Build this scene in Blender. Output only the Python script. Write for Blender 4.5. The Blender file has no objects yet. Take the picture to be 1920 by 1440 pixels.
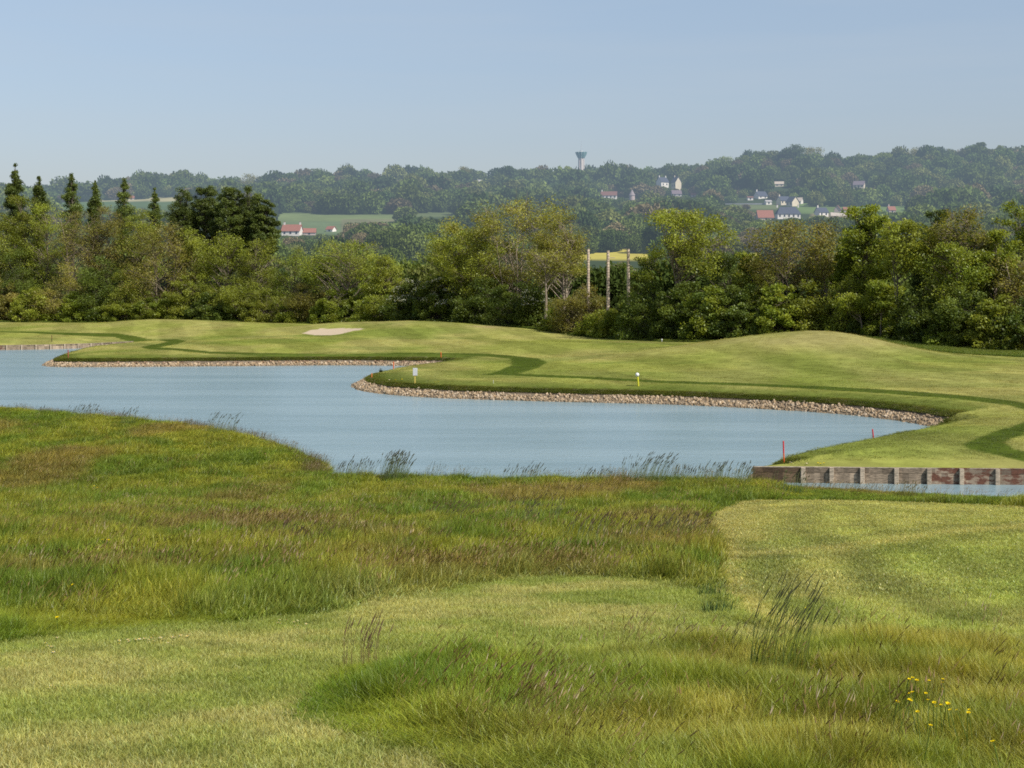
import bpy, math
import numpy as np

# ---------------------------------------------------------------- set-up
F, H, HZ = 3000.0, 8.6, 545.0          # focal length in source pixels, eye height over the lake, horizon row
sc = bpy.context.scene
COL = sc.collection
RS = np.random.RandomState

def rng(s): return np.random.RandomState(s)

# ---------------------------------------------------------------- noise
def _hash(ix, iy, seed):
    n = (ix.astype(np.int64)*374761393 + iy.astype(np.int64)*668265263 + seed*974711) & 0x7fffffff
    n = ((n ^ (n >> 13))*1274126177) & 0x7fffffff
    n = n ^ (n >> 16)
    return (n & 0xffff)/65535.0

def vnoise(x, y, seed=0):
    x = np.asarray(x, float); y = np.asarray(y, float)
    ix = np.floor(x); iy = np.floor(y); fx = x-ix; fy = y-iy
    fx = fx*fx*(3-2*fx); fy = fy*fy*(3-2*fy)
    a = _hash(ix, iy, seed); b = _hash(ix+1, iy, seed); c = _hash(ix, iy+1, seed); d = _hash(ix+1, iy+1, seed)
    return (a*(1-fx)+b*fx)*(1-fy) + (c*(1-fx)+d*fx)*fy

def fbm(x, y, seed=0, o=3):
    s = 0; a = .5; t = 0
    for i in range(o):
        s = s + a*vnoise(x*2**i, y*2**i, seed+i*17); t += a; a *= .5
    return s/t

def smooth(a, b, x):
    t = np.clip((x-a)/(b-a), 0, 1); return t*t*(3-2*t)

def lerp(a, b, t):
    t = np.asarray(t)
    a = np.asarray(a, float); b = np.asarray(b, float)
    if a.ndim <= 1 and b.ndim <= 1 and a.size == 3: return a[None, :]*(1-t[:, None]) + b[None, :]*t[:, None]
    if a.ndim == 2 or b.ndim == 2: return a*(1-t[:, None]) + b*t[:, None]
    return a*(1-t)+b*t

# ---------------------------------------------------------------- places measured on the lake plane
def lake(px, py):
    Y = F*H/(py-HZ); return ((px-960)*Y/F, Y)

SHORE = [
 (-500, 659, 'wall'), (0, 656.5, 'wall'), (90, 655, 'wall'), (170, 652.5, 'wall'), (250, 648, 'wall'),
 (256, 649.5, 'grass'), (240, 652.5, 'grass'), (200, 656, 'grass'), (160, 660, 'grass'), (125, 669, 'grass'), (105, 676, 'stone'), (82, 684, 'stone'),
 (88, 687, 'stone'), (105, 688, 'stone'), (160, 688.5, 'stone'), (300, 687.5, 'stone'), (500, 686, 'stone'), (640, 684.5, 'stone'), (767, 686, 'stone'),
 (815, 686, 'stone'), (838, 688, 'stone'), (800, 694, 'grass'), (772, 697, 'grass'), (734, 703, 'grass'), (705, 710, 'grass'), (680, 716, 'stone'),
 (661, 722, 'stone'), (668, 729, 'stone'), (684, 733.5, 'stone'), (719, 739, 'stone'), (808, 746, 'stone'), (914, 749.5, 'stone'), (1056, 753.5, 'stone'),
 (1240, 757.5, 'stone'), (1346, 762, 'stone'), (1453, 768, 'stone'), (1559, 774.5, 'stone'), (1648, 783.5, 'stone'), (1711, 792.5, 'stone'),
 (1745, 799, 'grass'), (1785, 803, 'grass'), (1800, 806, 'grass'), (1760, 813, 'grass'), (1729, 821, 'grass'), (1637, 840, 'grass'), (1559, 856, 'grass'),
 (1488, 871, 'grass'), (1438, 885, 'stone'), (1413, 893, 'stone'), (1404, 900, 'stone'), (1411, 904.5, 'wall'), (1502, 905, 'wall'),
 (1559, 905.5, 'wall'), (1679, 907, 'wall'), (1920, 909, 'wall'), (2300, 912, 'wall'), (2330, 930, 'near'),
 (2300, 952, 'near'), (1920, 948, 'near'), (1850, 944, 'near'), (1720, 935, 'near'), (1600, 926, 'near'), (1480, 919, 'near'), (1400, 911, 'near'),
 (1300, 907, 'near'), (1000, 907, 'near'), (800, 906, 'near'), (700, 903, 'near'), (640, 901, 'near'), (600, 895, 'near'), (622, 884, 'near'),
 (605, 875, 'near'), (560, 853, 'near'), (500, 833, 'near'), (400, 816, 'near'), (300, 804, 'near'), (200, 797, 'near'), (100, 789, 'near'),
 (0, 779, 'near'), (-500, 742, 'near')]
TAGS = {'wall': 0, 'grass': 1, 'stone': 2, 'near': 3}

def chaikin(pts, tags):
    P, T = [], []
    n = len(pts)
    for i in range(n):
        a, b = np.array(pts[i]), np.array(pts[(i+1) % n])
        if tags[i] == 0:                       # straight timber walls keep their corners
            P.append(tuple(a)); T.append(0)
            if tags[(i+1) % n] != 0: P.append(tuple(.02*a+.98*b)); T.append(0)
        else:
            P.append(tuple(.75*a+.25*b)); T.append(tags[i]); P.append(tuple(.25*a+.75*b)); T.append(tags[i])
    return P, T

_p = [lake(a, b) for a, b, c in SHORE]; _t = [TAGS[c] for a, b, c in SHORE]
for _ in range(2): _p, _t = chaikin(_p, _t)
SP = np.array(_p); ST = np.array(_t)
WALLFAR = [lake(a, b) for a, b, c in SHORE[:5]]
WALLNEAR = [lake(a, b) for a, b, c in SHORE if c == 'wall'][5:] + [lake(2330, 914)]

def seg_dist(x, y, P, closed=True):
    """distance to a polyline, index of the nearest segment, inside flag"""
    x = np.asarray(x, float).ravel(); y = np.asarray(y, float).ravel()
    best = np.full(x.shape, 1e18); idx = np.zeros(x.shape, int); ins = np.zeros(x.shape, bool)
    n = len(P)
    for i in range(n if closed else n-1):
        ax, ay = P[i]; bx, by = P[(i+1) % n]
        dx, dy = bx-ax, by-ay; L = dx*dx+dy*dy+1e-12
        t = np.clip(((x-ax)*dx+(y-ay)*dy)/L, 0, 1)
        d = (x-ax-t*dx)**2+(y-ay-t*dy)**2
        m = d < best; best[m] = d[m]; idx[m] = i
        if closed:
            c = ((ay > y) != (by > y))
            if c.any():
                xi = ax+(y-ay)*dx/(dy if abs(dy) > 1e-12 else 1e-12)
                ins ^= (c & (x < xi))
    return np.sqrt(best), idx, ins

def shore(x, Y):
    x = np.asarray(x, float).ravel(); Y = np.asarray(Y, float).ravel()
    ds = np.full(x.shape, 500.0); tag = np.full(x.shape, 1)
    tag[Y < 60] = 3; ds[Y < 60] = 60-Y[Y < 60]+5
    m = (Y > 55) & (Y < 420)
    if m.any():
        d, i, ins = seg_dist(x[m], Y[m], SP)
        ds[m] = np.where(ins, -d, d); tag[m] = ST[i]
    return ds, tag

PXT = np.array([-300, 0, 100, 200, 270, 330, 400, 480, 600, 700, 800, 900, 1000, 1090, 1150, 1230, 1300, 1350, 1420, 1500, 1560, 1640, 1700, 1740, 1840, 1920, 2200])
TOP = np.array([355, 352, 353, 347, 341, 333, 341, 337, 323, 329, 325, 323, 321, 320, 319, 316, 313, 299, 294, 282, 300, 293, 288, 286, 280, 285, 290])
ROWY = [400, 480, 560, 640, 700, 800, 900, 1000]
ROWR = [591, 560, 515, 478, 462, 432, 408, 388]

def hill_row(x, Y):
    px = 960+F*x/Y
    cr = np.interp(px, PXT, TOP)+24
    r = np.interp(Y, ROWY, ROWR)
    k = smooth(1000, 1250, Y); r = np.where(Y > 1000, 388*(1-k)+cr*k, r)
    k2 = (Y-1250)/1750; r = np.where(Y > 1250, cr+np.clip(k2, 0, 1)*150, r)
    k3 = smooth(3000, 7000, Y); r = np.where(Y > 3000, r*(1-k3)+542*k3, r)
    return r

MOUNDS = [  # px, Y, height, sigma left, sigma right, sigma depth
 (300, 302, 1.25, 9, 13, 14), (560, 292, .55, 8, 8, 10), (780, 262, 1.75, 6.5, 11, 13), (640, 272, 1.25, 7, 7, 7), (960, 250, .55, 8, 8, 10),
 (1500, 172, 2.55, 10.5, 7.0, 12), (1610, 176, .75, 5, 6, 10), (1615, 207, 1.25, 9, 10, 10), (1110, 205, .4, 9, 9, 10), (1900, 150, .4, 8, 8, 12)]

def ground_z(x, Y):
    shp = np.shape(x)
    x = np.asarray(x, float).ravel(); Y = np.asarray(Y, float).ravel()
    ds, tag = shore(x, Y)
    # near side: slope down from the viewer
    lin = 5.17-.0956*(Y-11.5)
    flat = .2+.55*smooth(-9, -18, x)*smooth(62, 74, Y)
    k = .35
    zn = k*np.log(np.exp(np.clip((lin-flat)/k, -40, 40))+1)+flat
    zn = zn + .12*(fbm(x/6, Y/6, 5)-.5)*smooth(8, 14, Y) + .05*(vnoise(x/1.7, Y/1.7, 9)-.5)
    zn = np.minimum(zn, .02+.28*np.maximum(ds, 0))
    # far side
    bank = np.where(ds < 1.7, .5*ds, .85+.12*(ds-1.7)); bank = np.minimum(bank, 1.15)
    bank_g = .85*np.minimum(ds/1.3, 1)+.3*smooth(1.3, 5, ds)
    bank_w = np.where(Y < 150, np.where(ds > .12, .68+.47*smooth(.6, 7, ds), -.6), np.where(ds > 1.7, .62+.5*smooth(1.7, 9, ds), -.6))
    b = np.where(tag == 0, bank_w, np.where(tag == 1, bank_g, bank))
    zb = 1.15+.0045*np.maximum(Y-130, 0)
    zf = b+(zb-1.15)*smooth(3, 26, ds)
    hm = np.zeros_like(x)
    for px, my, a, sl, sr, sy in MOUNDS:
        mx = (px-960)*my/F; dx = x-mx
        s = np.where(dx < 0, sl, sr)
        hm += a*np.exp(-.5*(dx/s)**2-.5*((Y-my)/sy)**2)
    zf = zf + hm*smooth(4, 20, ds) + .16*(fbm(x/14, Y/14, 31, 2)-.5)*smooth(3, 14, ds)
    z = np.where(tag == 3, zn, zf)
    z = np.where(ds < 0, np.maximum(-.7, .5*ds), z)
    # the hills beyond
    zh = H+Y/F*(HZ-hill_row(x, np.maximum(Y, 1.0)))
    zh = zh + 1.2*(fbm(x/60, Y/60, 77)-.5)
    w = smooth(372, 432, Y)
    z = z*(1-w)+zh*w
    return z.reshape(shp)

def hit(px, py, off=0.0, y0=9.0, y1=1500.0):
    """where the ray through a source pixel meets the ground (raised by off)"""
    Y = np.exp(np.linspace(math.log(y0), math.log(y1), 3500))
    x = (px-960)*Y/F; zr = H-(py-HZ)*Y/F
    g = ground_z(x, Y)+off
    m = np.nonzero(g >= zr)[0]
    i = m[0] if len(m) else len(Y)-1
    if i > 0:
        d0 = zr[i-1]-g[i-1]; d1 = zr[i]-g[i]; t = d0/(d0-d1+1e-9)
        Yh = Y[i-1]+(Y[i]-Y[i-1])*t
    else: Yh = Y[0]
    xh = (px-960)*Yh/F
    return xh, Yh, float(ground_z(np.array([xh]), np.array([Yh]))[0])

def poly_hit(pts): return np.array([hit(a, b)[:2] for a, b in pts])
def poly_lake(pts, z=1.2): return np.array([((a-960)*(F*(H-z)/(b-HZ))/F, F*(H-z)/(b-HZ)) for a, b in pts])

def sdist(P, x, y):
    d, i, ins = seg_dist(x, y, P); return np.where(ins, d, -d)

# ---------------------------------------------------------------- mesh helpers
def add_mesh(name, V, faces, colors=None, smooth_shade=False, mats=None, matidx=None):
    """faces: list of (n,k) index arrays"""
    me = bpy.data.meshes.new(name)
    V = np.asarray(V, np.float32)
    faces = [np.asarray(f, np.int32) for f in faces if len(f)]
    nl = sum(f.size for f in faces); npoly = sum(len(f) for f in faces)
    me.vertices.add(len(V)); me.vertices.foreach_set('co', V.ravel())
    me.loops.add(nl); me.polygons.add(npoly)
    me.loops.foreach_set('vertex_index', np.concatenate([f.ravel() for f in faces]))
    st = []; o = 0
    for f in faces:
        k = f.shape[1]; st.append(o+np.arange(len(f))*k); o += f.size
    me.polygons.foreach_set('loop_start', np.concatenate(st).astype(np.int32))
    if colors is not None:
        ca = me.color_attributes.new('Col', 'FLOAT_COLOR', 'POINT')
        c = np.ones((len(V), 4), np.float32); c[:, :3] = colors
        ca.data.foreach_set('color', c.ravel())
    for m in (mats or []): me.materials.append(m)
    if matidx is not None: me.polygons.foreach_set('material_index', np.asarray(matidx, np.int32))
    me.polygons.foreach_set('use_smooth', np.full(npoly, smooth_shade))
    me.update(calc_edges=True)
    return me

class MB:
    """collects shapes for one mesh"""
    def __init__(s): s.V = []; s.Q = []; s.T = []; s.C = []; s.n = 0
    def add(s, V, Q=None, T=None, C=None):
        V = np.asarray(V, float)
        if Q is not None and len(Q): s.Q.append(np.asarray(Q)+s.n)
        if T is not None and len(T): s.T.append(np.asarray(T)+s.n)
        s.V.append(V); s.n += len(V)
        C = np.array([1., 1, 1]) if C is None else np.asarray(C, float)
        s.C.append(np.broadcast_to(C, (len(V), 3)).copy())
    def tube(s, P, R, k=5, C=None, cap=True):
        P = np.asarray(P, float); R = np.broadcast_to(np.asarray(R, float), (len(P),))
        n = len(P)
        d = np.gradient(P, axis=0); d /= np.linalg.norm(d, axis=1)[:, None]+1e-9
        up = np.where(np.abs(d[:, 2:3]) > .9, np.array([[1., 0, 0]]), np.array([[0, 0, 1.]]))
        u = np.cross(d, up); u /= np.linalg.norm(u, axis=1)[:, None]+1e-9
        v = np.cross(d, u)
        a = np.arange(k)*2*np.pi/k
        V = P[:, None, :]+R[:, None, None]*(np.cos(a)[None, :, None]*u[:, None, :]+np.sin(a)[None, :, None]*v[:, None, :])
        i = np.arange(n-1)[:, None]*k; j = np.arange(k)[None, :]; j2 = (j+1) % k
        Q = np.stack([i+j, i+j2, i+k+j2, i+k+j], -1).reshape(-1, 4)
        T = []
        V = V.reshape(-1, 3)
        if cap:
            V = np.vstack([V, P[:1], P[-1:]])
            for q in range(k):
                T.append((n*k, (q+1) % k, q)); T.append((n*k+1, (n-1)*k+q, (n-1)*k+(q+1) % k))
        s.add(V, Q, T, C)
    def box(s, c, size, rz=0.0, C=None, bev=0.0, top=None):
        sx, sy, sz = np.array(size)/2.
        if bev > 0:
            b = min(bev, sx*.9, sy*.9)
            ring = np.array([(-sx+b, -sy), (sx-b, -sy), (sx, -sy+b), (sx, sy-b), (sx-b, sy), (-sx+b, sy), (-sx, sy-b), (-sx, -sy+b)])
            inn = ring*np.array([(sx-b)/sx, (sy-b)/sy])
            V = np.vstack([np.c_[ring, np.full(8, -sz)], np.c_[ring, np.full(8, sz-b)], np.c_[inn, np.full(8, sz)]])
            Q = [(i, (i+1) % 8, 8+(i+1) % 8, 8+i) for i in range(8)]+[(8+i, 8+(i+1) % 8, 16+(i+1) % 8, 16+i) for i in range(8)]
            T = [(16, 16+i, 16+i+1) for i in range(1, 7)]+[(0, i+1, i) for i in range(1, 7)]
        else:
            V = np.array([(-sx, -sy, -sz), (sx, -sy, -sz), (sx, sy, -sz), (-sx, sy, -sz), (-sx, -sy, sz), (sx, -sy, sz), (sx, sy, sz), (-sx, sy, sz)])
            Q = [(0, 3, 2, 1), (4, 5, 6, 7), (0, 1, 5, 4), (1, 2, 6, 5), (2, 3, 7, 6), (3, 0, 4, 7)]; T = None
        cr, sr = math.cos(rz), math.sin(rz)
        V = np.c_[V[:, 0]*cr-V[:, 1]*sr, V[:, 0]*sr+V[:, 1]*cr, V[:, 2]]+np.asarray(c, float)
        s.add(V, Q, T, C)
    def lathe(s, prof, k=20, c=(0, 0, 0), C=None):
        prof = np.asarray(prof, float); n = len(prof); a = np.arange(k)*2*np.pi/k
        V = np.stack([prof[:, 0:1]*np.cos(a), prof[:, 0:1]*np.sin(a), np.repeat(prof[:, 1:2], k, 1)], -1).reshape(-1, 3)+np.asarray(c, float)
        i = np.arange(n-1)[:, None]*k; j = np.arange(k)[None, :]; j2 = (j+1) % k
        s.add(V, np.stack([i+j, i+j2, i+k+j2, i+k+j], -1).reshape(-1, 4), None, C)
    def quads(s, V4, C):
        n = len(V4); s.add(V4.reshape(-1, 3), np.arange(n*4).reshape(n, 4), None, np.repeat(C, 4, axis=0))
    def mesh(s, name, mat, smooth_shade=False):
        F_ = []
        if s.Q: F_.append(np.vstack(s.Q))
        if s.T: F_.append(np.vstack(s.T))
        return add_mesh(name, np.vstack(s.V), F_, np.vstack(s.C), smooth_shade, [mat])

def link(name, data, parent=None, loc=None, rz=None):
    o = bpy.data.objects.new(name, data); COL.objects.link(o)
    if parent is not None: o.parent = parent
    if loc is not None: o.location = loc
    if rz is not None: o.rotation_euler = (0, 0, rz)
    return o

def tag(o, label, cat=None, group=None, kind=None):
    if label: o['label'] = label
    if cat: o['category'] = cat
    if group: o['group'] = group
    if kind: o['kind'] = kind
    return o

# ---------------------------------------------------------------- materials
def new_mat(name):
    m = bpy.data.materials.new(name); m.use_nodes = True
    nt = m.node_tree; nt.nodes.clear()
    return m, nt, nt.nodes, nt.links

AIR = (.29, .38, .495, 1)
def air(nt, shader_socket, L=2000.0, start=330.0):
    """distance haze of the far valley, painted into the surfaces as emission: more airlight the farther north a place lies (world position only)"""
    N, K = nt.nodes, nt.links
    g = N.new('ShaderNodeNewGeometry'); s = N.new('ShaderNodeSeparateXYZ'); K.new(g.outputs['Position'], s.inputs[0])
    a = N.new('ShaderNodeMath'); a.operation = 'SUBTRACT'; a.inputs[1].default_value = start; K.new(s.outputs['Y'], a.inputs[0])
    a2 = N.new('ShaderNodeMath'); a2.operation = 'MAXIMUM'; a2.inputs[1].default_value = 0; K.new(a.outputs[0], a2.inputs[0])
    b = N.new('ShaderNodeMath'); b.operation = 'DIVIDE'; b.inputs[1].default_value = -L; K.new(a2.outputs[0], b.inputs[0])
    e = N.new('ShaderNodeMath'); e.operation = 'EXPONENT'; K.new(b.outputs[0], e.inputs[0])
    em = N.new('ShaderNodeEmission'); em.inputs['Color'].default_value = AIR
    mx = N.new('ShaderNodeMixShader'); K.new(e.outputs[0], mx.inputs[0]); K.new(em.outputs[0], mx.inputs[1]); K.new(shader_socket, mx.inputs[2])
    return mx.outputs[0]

def out(nt, sock):
    o = nt.nodes.new('ShaderNodeOutputMaterial'); nt.links.new(sock, o.inputs['Surface'])

def no_sampling(m):
    try: m.cycles.emission_sampling = 'NONE'
    except Exception: pass

def leaf_mat(name, trans=.35, haze=False, instancer=False, gloss=.0):
    m, nt, N, K = new_mat(name)
    at_ = N.new('ShaderNodeAttribute'); at_.attribute_name = 'Col'; col = at_.outputs['Color']
    if instancer:
        a2 = N.new('ShaderNodeAttribute'); a2.attribute_type = 'INSTANCER'; a2.attribute_name = 'tint'
        mu = N.new('ShaderNodeMix'); mu.data_type = 'RGBA'; mu.blend_type = 'MULTIPLY'; mu.inputs[0].default_value = 1
        K.new(col, mu.inputs[6]); K.new(a2.outputs['Color'], mu.inputs[7]); col = mu.outputs[2]
    d = N.new('ShaderNodeBsdfDiffuse'); K.new(col, d.inputs['Color'])
    t = N.new('ShaderNodeBsdfTranslucent')
    hs = N.new('ShaderNodeMix'); hs.data_type = 'RGBA'; hs.blend_type = 'MULTIPLY'; hs.inputs[0].default_value = 1
    K.new(col, hs.inputs[6]); hs.inputs[7].default_value = (1.25, 1.15, .55, 1); K.new(hs.outputs[2], t.inputs['Color'])
    mx = N.new('ShaderNodeMixShader'); mx.inputs[0].default_value = trans
    K.new(d.outputs[0], mx.inputs[1]); K.new(t.outputs[0], mx.inputs[2]); s = mx.outputs[0]
    if gloss > 0:
        gl = N.new('ShaderNodeBsdfGlossy'); gl.inputs['Roughness'].default_value = .45; gl.inputs['Color'].default_value = (.8, .85, .8, 1)
        m2 = N.new('ShaderNodeMixShader'); m2.inputs[0].default_value = gloss
        K.new(s, m2.inputs[1]); K.new(gl.outputs[0], m2.inputs[2]); s = m2.outputs[0]
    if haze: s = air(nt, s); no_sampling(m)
    out(nt, s)
    return m

def ground_mat(name, haze=False, fine=14.0, amount=.35, bump=.3):
    m, nt, N, K = new_mat(name)
    at_ = N.new('ShaderNodeAttribute'); at_.attribute_name = 'Col'
    tc = N.new('ShaderNodeTexCoord')
    n1 = N.new('ShaderNodeTexNoise'); n1.inputs['Scale'].default_value = fine; n1.inputs['Detail'].default_value = 5; n1.inputs['Roughness'].default_value = .7
    K.new(tc.outputs['Object'], n1.inputs['Vector'])
    n2 = N.new('ShaderNodeTexNoise'); n2.inputs['Scale'].default_value = fine*.13; n2.inputs['Detail'].default_value = 4
    K.new(tc.outputs['Object'], n2.inputs['Vector'])
    ad = N.new('ShaderNodeMath'); ad.operation = 'ADD'; K.new(n1.outputs['Fac'], ad.inputs[0]); K.new(n2.outputs['Fac'], ad.inputs[1])
    mr = N.new('ShaderNodeMapRange'); mr.inputs['From Min'].default_value = .6; mr.inputs['From Max'].default_value = 1.4
    mr.inputs['To Min'].default_value = 1-amount; mr.inputs['To Max'].default_value = 1+amount; K.new(ad.outputs[0], mr.inputs['Value'])
    mu = N.new('ShaderNodeVectorMath'); mu.operation = 'MULTIPLY'; K.new(at_.outputs['Color'], mu.inputs[0]); K.new(mr.outputs[0], mu.inputs[1])
    p = N.new('ShaderNodeBsdfDiffuse'); p.inputs['Roughness'].default_value = 0
    K.new(mu.outputs[0], p.inputs['Color'])
    bp = N.new('ShaderNodeBump'); bp.inputs['Strength'].default_value = bump; bp.inputs['Distance'].default_value = .05
    K.new(n1.outputs['Fac'], bp.inputs['Height']); K.new(bp.outputs[0], p.inputs['Normal'])
    s = p.outputs[0]
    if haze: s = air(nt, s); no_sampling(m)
    out(nt, s)
    return m

def solid_mat(name, color, rough=.7, var=.25, scale=8.0, haze=False, use_col=False, metal=0.0, bump=.0, stretch=None):
    m, nt, N, K = new_mat(name)
    tc = N.new('ShaderNodeTexCoord'); src = tc.outputs['Object']
    if stretch:
        mp = N.new('ShaderNodeMapping'); mp.inputs['Scale'].default_value = stretch; K.new(src, mp.inputs[0]); src = mp.outputs[0]
    n = N.new('ShaderNodeTexNoise'); n.inputs['Scale'].default_value = scale; n.inputs['Detail'].default_value = 5; K.new(src, n.inputs['Vector'])
    mr = N.new('ShaderNodeMapRange'); mr.inputs['From Min'].default_value = .3; mr.inputs['From Max'].default_value = .7
    mr.inputs['To Min'].default_value = 1-var; mr.inputs['To Max'].default_value = 1+var; K.new(n.outputs['Fac'], mr.inputs['Value'])
    mu = N.new('ShaderNodeVectorMath'); mu.operation = 'MULTIPLY'
    if use_col:
        a = N.new('ShaderNodeAttribute'); a.attribute_name = 'Col'; K.new(a.outputs['Color'], mu.inputs[0])
    else: mu.inputs[0].default_value = color
    K.new(mr.outputs[0], mu.inputs[1])
    p = N.new('ShaderNodeBsdfPrincipled'); p.inputs['Roughness'].default_value = rough; p.inputs['Metallic'].default_value = metal
    p.inputs['Specular IOR Level'].default_value = .25
    K.new(mu.outputs[0], p.inputs['Base Color'])
    if bump:
        b = N.new('ShaderNodeBump'); b.inputs['Strength'].default_value = bump; b.inputs['Distance'].default_value = .02
        K.new(n.outputs['Fac'], b.inputs['Height']); K.new(b.outputs[0], p.inputs['Normal'])
    s = p.outputs[0]
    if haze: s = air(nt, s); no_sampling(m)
    out(nt, s)
    return m

M_GRASS = leaf_mat('grass_blades', .35, instancer=True, gloss=.03)
M_TUFT = leaf_mat('tuft_blades', .3, gloss=.03)
M_LEAF = leaf_mat('tree_leaves', .44, gloss=.02)
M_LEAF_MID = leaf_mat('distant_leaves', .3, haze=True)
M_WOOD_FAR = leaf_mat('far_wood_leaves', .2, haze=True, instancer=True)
M_BARK = solid_mat('bark', (.2, .17, .13), .9, .35, 6, use_col=True)
M_GROUND = ground_mat('meadow_soil')
M_FAIR = ground_mat('fairway_turf', fine=5.0, amount=.34, bump=.3)
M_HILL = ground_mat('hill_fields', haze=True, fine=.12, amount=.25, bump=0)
M_SAND = ground_mat('bunker_sand', fine=6, amount=.08, bump=.2)

# ---------------------------------------------------------------- colours of the ground
MOWN = poly_hit([(1312, 985), (1330, 962), (1370, 944), (1420, 938), (1600, 939), (1760, 944), (1920, 951), (2400, 966), (2400, 1330), (1920, 1232), (1700, 1212), (1545, 1190), (1480, 1185), (1400, 1160), (1345, 1110), (1330, 1075), (1347, 1045), (1340, 1015)])
PATH = poly_hit([(-400, 1230), (0, 1205), (200, 1182), (400, 1168), (600, 1145), (760, 1115), (900, 1092), (1000, 1080), (1150, 1085), (1250, 1095), (1345, 1110), (1400, 1160), (1480, 1185), (1530, 1192),
                 (1500, 1215), (1350, 1222), (1200, 1232), (1000, 1245), (800, 1250), (660, 1275), (590, 1310), (585, 1340), (660, 1375), (760, 1400), (900, 1430), (1050, 1480), (1100, 1700), (-700, 1700)])
BANDS = [
 [(773, 660), (914, 662), (967, 666), (1010, 672), (1026, 680), (1010, 689), (967, 700), (905, 702), (935, 694), (960, 683), (957, 672), (914, 666.5), (773, 663.5)],
 [(905, 699), (967, 699), (1021, 701), (1092, 704.5), (1194, 709), (1240, 712), (1400, 716), (1560, 722), (1700, 731), (1800, 738), (1900, 749), (1990, 765), (1990, 785), (1890, 757), (1800, 746), (1650, 735), (1500, 725.5), (1400, 721), (1240, 716), (1092, 708), (967, 703)],
 [(1990, 772), (1920, 789), (1860, 808), (1802, 829), (1815, 835), (1920, 846), (1990, 850), (1990, 842), (1900, 835), (1885, 825), (1920, 812), (1990, 796)],
 [(0, 627.5), (100, 628), (217, 628), (293, 632), (333, 635), (350, 639), (333, 646), (300, 652), (393, 659), (500, 661), (640, 662), (773, 660), (773, 663), (640, 665), (500, 664), (393, 662), (280, 655), (262, 650), (300, 644), (312, 640), (293, 635.5), (217, 631), (100, 630), (0, 629)]]
BANDS = [poly_lake(b, 1.25) for b in BANDS]
BUNK = poly_hit([(566, 625), (580, 619.5), (600, 616.5), (640, 615), (676, 615.5), (684, 617), (660, 621), (640, 626), (620, 628.5), (590, 628.5)])
TREEX = np.array([-400, 0, 300, 500, 700, 850, 1000, 1240, 1420, 1560, 1660, 1750, 1920, 2300]); TREEY = np.array([345, 338, 326, 316, 288, 272, 256, 222, 212, 208, 202, 194, 186, 176])
def tree_edge(px): return np.interp(px, TREEX, TREEY)

def rough_color(x, Y):
    """long meadow grass: patches of fresh green, yellow green, olive and brown seed heads"""
    n1 = fbm(x/2.6, Y/5.5, 101); n2 = fbm(x/1.1, Y/2.6, 133); n3 = fbm(x/5.0, Y/9, 155)
    c = lerp((.175, .285, .028), (.275, .345, .038), smooth(.35, .65, n1))
    c = lerp(c, np.array([.13, .235, .022])*np.ones((len(x), 3)), .8*smooth(.5, .68, n2))
    c = lerp(c, np.array([.31, .265, .075])*np.ones((len(x), 3)), .6*smooth(.52, .68, n3)*smooth(16, 26, Y))
    # the uncut patch in front: lush and dark at its left, olive and dry towards the right
    fr = smooth(22, 17.5, Y); n4 = fbm(x/.8, Y/1.2, 181)
    lush = lerp((.115, .235, .016), (.20, .31, .026), smooth(.35, .65, n4)); dry = lerp((.175, .27, .032), (.28, .335, .055), smooth(.35, .65, n4))
    t = smooth(-.9, 1.6, x+1.6*(fbm(x/1.6, Y/1.6, 191)-.5))
    c = lerp(c, lush*(1-t[:, None])+dry*t[:, None], .85*fr)
    c = c*(.72+.56*fbm(x/.7, Y/1.3, 171))[:, None]*np.array([1.14, .97, 1.2])
    return c

def fair_color(x, Y, ds):
    n = fbm(x/9, Y/22, 211); n2 = fbm(x/2.2+Y/30, Y/7, 233); n3 = fbm(x/16, Y/7, 251, 2)
    c = lerp((.225, .258, .056), (.30, .30, .092), smooth(.3, .7, n))
    c = c*(.86+.28*n2[:, None])
    c = lerp(c, c*np.array([.68, .78, .68]), .7*smooth(.52, .66, n3))
    # faint mowing lanes
    lane = .5+.5*np.sin((x*.62+Y*.16+5*fbm(x/25, Y/40, 271, 2))*1.0)
    c = c*(1+.20*(smooth(.36, .64, lane)-.5)[:, None])*np.array([1.03, .975, 1.0])
    return c

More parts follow.
